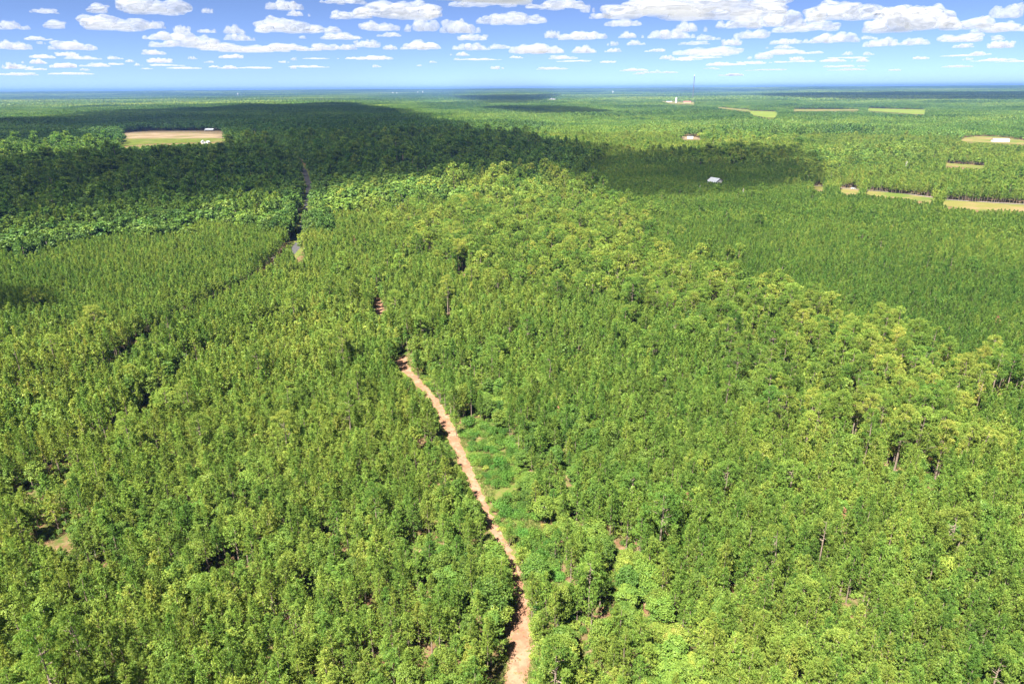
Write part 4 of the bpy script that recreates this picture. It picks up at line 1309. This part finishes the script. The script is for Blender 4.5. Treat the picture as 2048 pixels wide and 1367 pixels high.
CLOUD_COPIES = {}
for i in range(9):
    for q in range(3):
        me = CLOUD_PROTO[i].copy(); me.name = 'cloud'; me.materials.clear(); me.materials.append(CLOUD_MS[q]); CLOUD_COPIES[(i, q)] = me
CLOUDS = [(280, 29, 175, 30), (88, 27, 45, 9), (415, 27, 22, 9), (570, 21, 65, 22), (597, 33, 40, 12), (690, 9, 80, 14), (795, 40, 210, 38), (975, 13, 130, 16), (27, 60, 55, 17), (200, 61, 175, 26), (310, 58, 35, 14),
          (365, 67, 32, 14), (412, 66, 30, 8), (460, 68, 52, 17), (478, 82, 52, 14), (580, 66, 160, 30), (755, 62, 75, 17), (778, 74, 44, 9), (843, 64, 68, 22), (922, 68, 72, 26), (945, 81, 60, 11), (1022, 49, 125, 25),
          (665, 79, 105, 13), (345, 82, 90, 18), (385, 97, 125, 26), (480, 104, 160, 15), (580, 102, 110, 14), (640, 101, 70, 12), (690, 100, 40, 10), (735, 96, 50, 14), (780, 100, 26, 11), (858, 100, 100, 18), (945, 101, 60, 14),
          (1000, 98, 50, 10), (27, 100, 55, 17), (78, 81, 45, 8), (83, 89, 15, 6), (150, 101, 75, 18), (135, 113, 40, 8), (85, 117, 40, 9), (70, 128, 38, 10), (165, 119, 58, 7), (228, 119, 28, 7), (130, 136, 45, 9), (190, 134, 50, 8),
          (20, 138, 25, 12), (310, 110, 40, 10), (320, 126, 45, 9), (260, 125, 15, 7), (277, 132, 14, 6), (385, 119, 16, 6), (420, 126, 18, 5), (465, 117, 44, 8), (455, 138, 35, 7), (568, 126, 20, 4), (587, 121, 12, 6), (587, 138, 12, 6),
          (750, 120, 65, 10), (920, 112, 35, 8), (914, 121, 13, 5), (865, 126, 15, 5), (839, 133, 10, 4), (1112, 19, 110, 20), (1175, 26, 28, 14), (1203, 38, 42, 11), (1385, 35, 345, 36), (1245, 53, 66, 15), (1380, 65, 58, 22),
          (1525, 58, 150, 34), (1700, 40, 215, 38), (1617, 64, 118, 19), (1850, 64, 205, 50), (2025, 37, 75, 26), (2010, 65, 100, 20), (1104, 77, 30, 14), (1165, 80, 88, 19), (1262, 77, 45, 13), (1340, 78, 82, 18), (1412, 81, 46, 12),
          (1507, 78, 65, 17), (1272, 91, 34, 10), (1225, 92, 22, 8), (1386, 90, 55, 7), (1463, 92, 38, 13), (1572, 89, 55, 13), (1560, 98, 50, 8), (1665, 87, 90, 20), (1735, 79, 30, 8), (1762, 94, 58, 17), (1820, 91, 62, 14),
          (1940, 84, 105, 16), (1924, 96, 34, 8), (2000, 97, 45, 14), (1071, 108, 95, 22), (1158, 107, 62, 15), (1227, 105, 30, 8), (1314, 104, 40, 7), (1422, 110, 125, 15), (1580, 109, 110, 10), (1519, 119, 46, 10), (1128, 119, 52, 8),
          (1593, 122, 28, 8), (1665, 124, 44, 7), (1720, 124, 30, 8), (1695, 111, 18, 8), (1735, 111, 20, 8), (1840, 119, 28, 6), (1960, 111, 35, 8), (1935, 121, 18, 5), (1990, 121, 25, 5), (1372, 122, 25, 5), (1440, 132, 48, 9), (1035, 117, 22, 4), (1335, 119, 30, 8)]
rg = np.random.default_rng(23)
for q in range(46):
    CLOUDS.append((rg.uniform(0, 2048), rg.uniform(112, 152), rg.uniform(16, 80), rg.uniform(2.5, 6)))
for j, (u, yb, w, hgt) in enumerate(CLOUDS):
    d = CR @ np.array([(u - 1024) / FPX, -(yb - 683.5) / FPX, -1.0])
    tt = (1450 - CAM_H) / d[2]
    p = np.array([0, 0, CAM_H]) + d * tt
    ang = math.atan2(p[0], p[1])
    wm = w * tt / FPX / 1.45; hm = hgt * tt / FPX / .46
    hm = min(hm, wm * 1.6)
    o = obj('cloud', CLOUD_PROTO[j % 9], None, p)
    o.rotation_euler = (0, 0, -ang + (math.pi if rg.random() < .5 else 0) + rg.normal(0, .12))
    o.scale = (wm, wm * .8, hm)
    o['body'] = float(np.clip(.09 + w / 1000., .09, .3) * (1 if yb < 108 else .6) * (.5 if j >= len(CLOUDS) - 46 else 1))
    me_ = CLOUD_COPIES[(j % 9, 0 if w > 110 else 1 if w > 45 else 2)]
    o.data = me_
    size = 'faint' if j >= len(CLOUDS) - 46 else 'broad' if w > 110 else 'middling' if w > 55 else 'small' if w > 28 else 'tiny'
    flat = 'long flat' if w / hgt > 6 else 'puffy' if w / hgt < 4 else 'flat-based'
    tag(o, unique(lambda q: f'{size} {flat} white cloud in the sky, {q}', u, yb - hgt / 2), 'cloud', 'cumulus clouds in the blue sky')

SHADOWS = [
    [(-500, 296), (195, 296), (235, 301), (452, 299), (476, 282), (470, 256), (240, 255), (195, 288), (-500, 291), (-500, 262), (0, 238), (250, 222), (520, 209), (700, 207), (840, 226), (850, 238), (940, 252), (1010, 266), (1150, 292), (1270, 296), (1200, 320), (1140, 352), (1080, 366), (950, 352), (860, 362), (700, 358), (640, 372), (600, 400), (480, 404), (250, 432), (0, 466), (-500, 530)],
    [(1180, 318), (1300, 300), (1600, 300), (1650, 320), (1640, 352), (1500, 372), (1340, 384), (1180, 380), (1100, 372), (1130, 350)],
    [(-300, 545), (60, 560), (160, 590), (60, 606), (-300, 610)],
    [(1500, 189), (1620, 186.5), (2000, 184.5), (2500, 183), (2500, 198), (2000, 199.5), (1700, 199), (1560, 195)],
    [(890, 186), (1020, 183.5), (1120, 185), (1080, 189), (930, 190)],
    [(950, 213), (1120, 212), (1240, 222), (1180, 230), (1060, 226)],
]
ALT = 950.0
for si, poly in enumerate(SHADOWS):
    W = np.array([ground(u, v, 12.0)[:2] for u, v in poly])
    lo, hi = W.min(0), W.max(0)
    ext = max(hi - lo)
    r2 = np.random.default_rng(900 + si)
    A = 0.5 * abs(np.sum(W[:, 0] * np.roll(W[:, 1], -1) - W[:, 1] * np.roll(W[:, 0], -1)))
    rad = min(max(math.sqrt(A) * (.085 if si == 0 else .17), 16), 380)
    balls = []
    closed = [tuple(q) for q in W] + [tuple(W[0])]
    qx = r2.uniform(lo[0], hi[0], 9000); qy = r2.uniform(lo[1], hi[1], 9000)
    kq = in_poly(qx, qy, W); qx, qy = qx[kq], qy[kq]
    qd = min_dist_line(qx, qy, closed)
    qr = np.minimum(rad * r2.uniform(.7, 1.2, len(qx)), qd * 1.5)
    kq = qr > rad * .45
    if si == 0: kq &= vnoise(qx, qy, rad * 1.7, 88) > .20
    B = np.zeros((0, 4))
    for x, y, r in zip(qx[kq], qy[kq], qr[kq]):
        if len(B) and np.any((x - B[:, 0]) ** 2 + (y - B[:, 1]) ** 2 < (.5 * np.maximum(r, B[:, 3])) ** 2): continue
        B = np.vstack([B, [x, y, r2.uniform(-.1, .1) * rad, r]])
    balls = B.tolist()
    c0 = W.mean(0)
    me = cloud_mesh('overhead_cloud', [((x - c0[0]), (y - c0[1]), z, r) for x, y, z, r in balls], rad * .28, rad * .22, -rad * .2, 1.6 / rad)
    off = SUN_DIR * ((ALT + rad) / SUN_DIR.z)
    o = obj('overhead_cloud', me, None, (c0[0] + off.x, c0[1] + off.y, off.z))
    me.materials.clear(); me.materials.append(cloud_mat('shade cloud', (1.1 if si == 1 else 1.6) / (1.5 * rad), False))
    o['kind'] = 'stuff'
    print('shadow cloud', si, round(rad), len(balls), len(me.vertices))

# ------------------------------------------------------------------ haze
bm = bmesh.new()
bmesh.ops.create_cube(bm, size=1, matrix=Matrix.Translation((0, 0, .5)))
for vt in bm.verts:
    vt.co = Vector((vt.co.x * 130000, vt.co.y * 130000, -18 if vt.co.z < .5 else MAST_TOP + 14))
me = bpy.data.meshes.new('haze'); bm.to_mesh(me); bm.free()
m, nt, out = new_mat('haze')
pv = N(nt, 'ShaderNodeVolumePrincipled')
pv.inputs['Color'].default_value = (.14, .27, .64, 1)
pv.inputs['Density'].default_value = HAZE
pv.inputs['Anisotropy'].default_value = 0.0
nt.links.new(pv.outputs[0], out.inputs['Volume'])
me.materials.append(m)
o = obj('haze', me); o['kind'] = 'stuff'
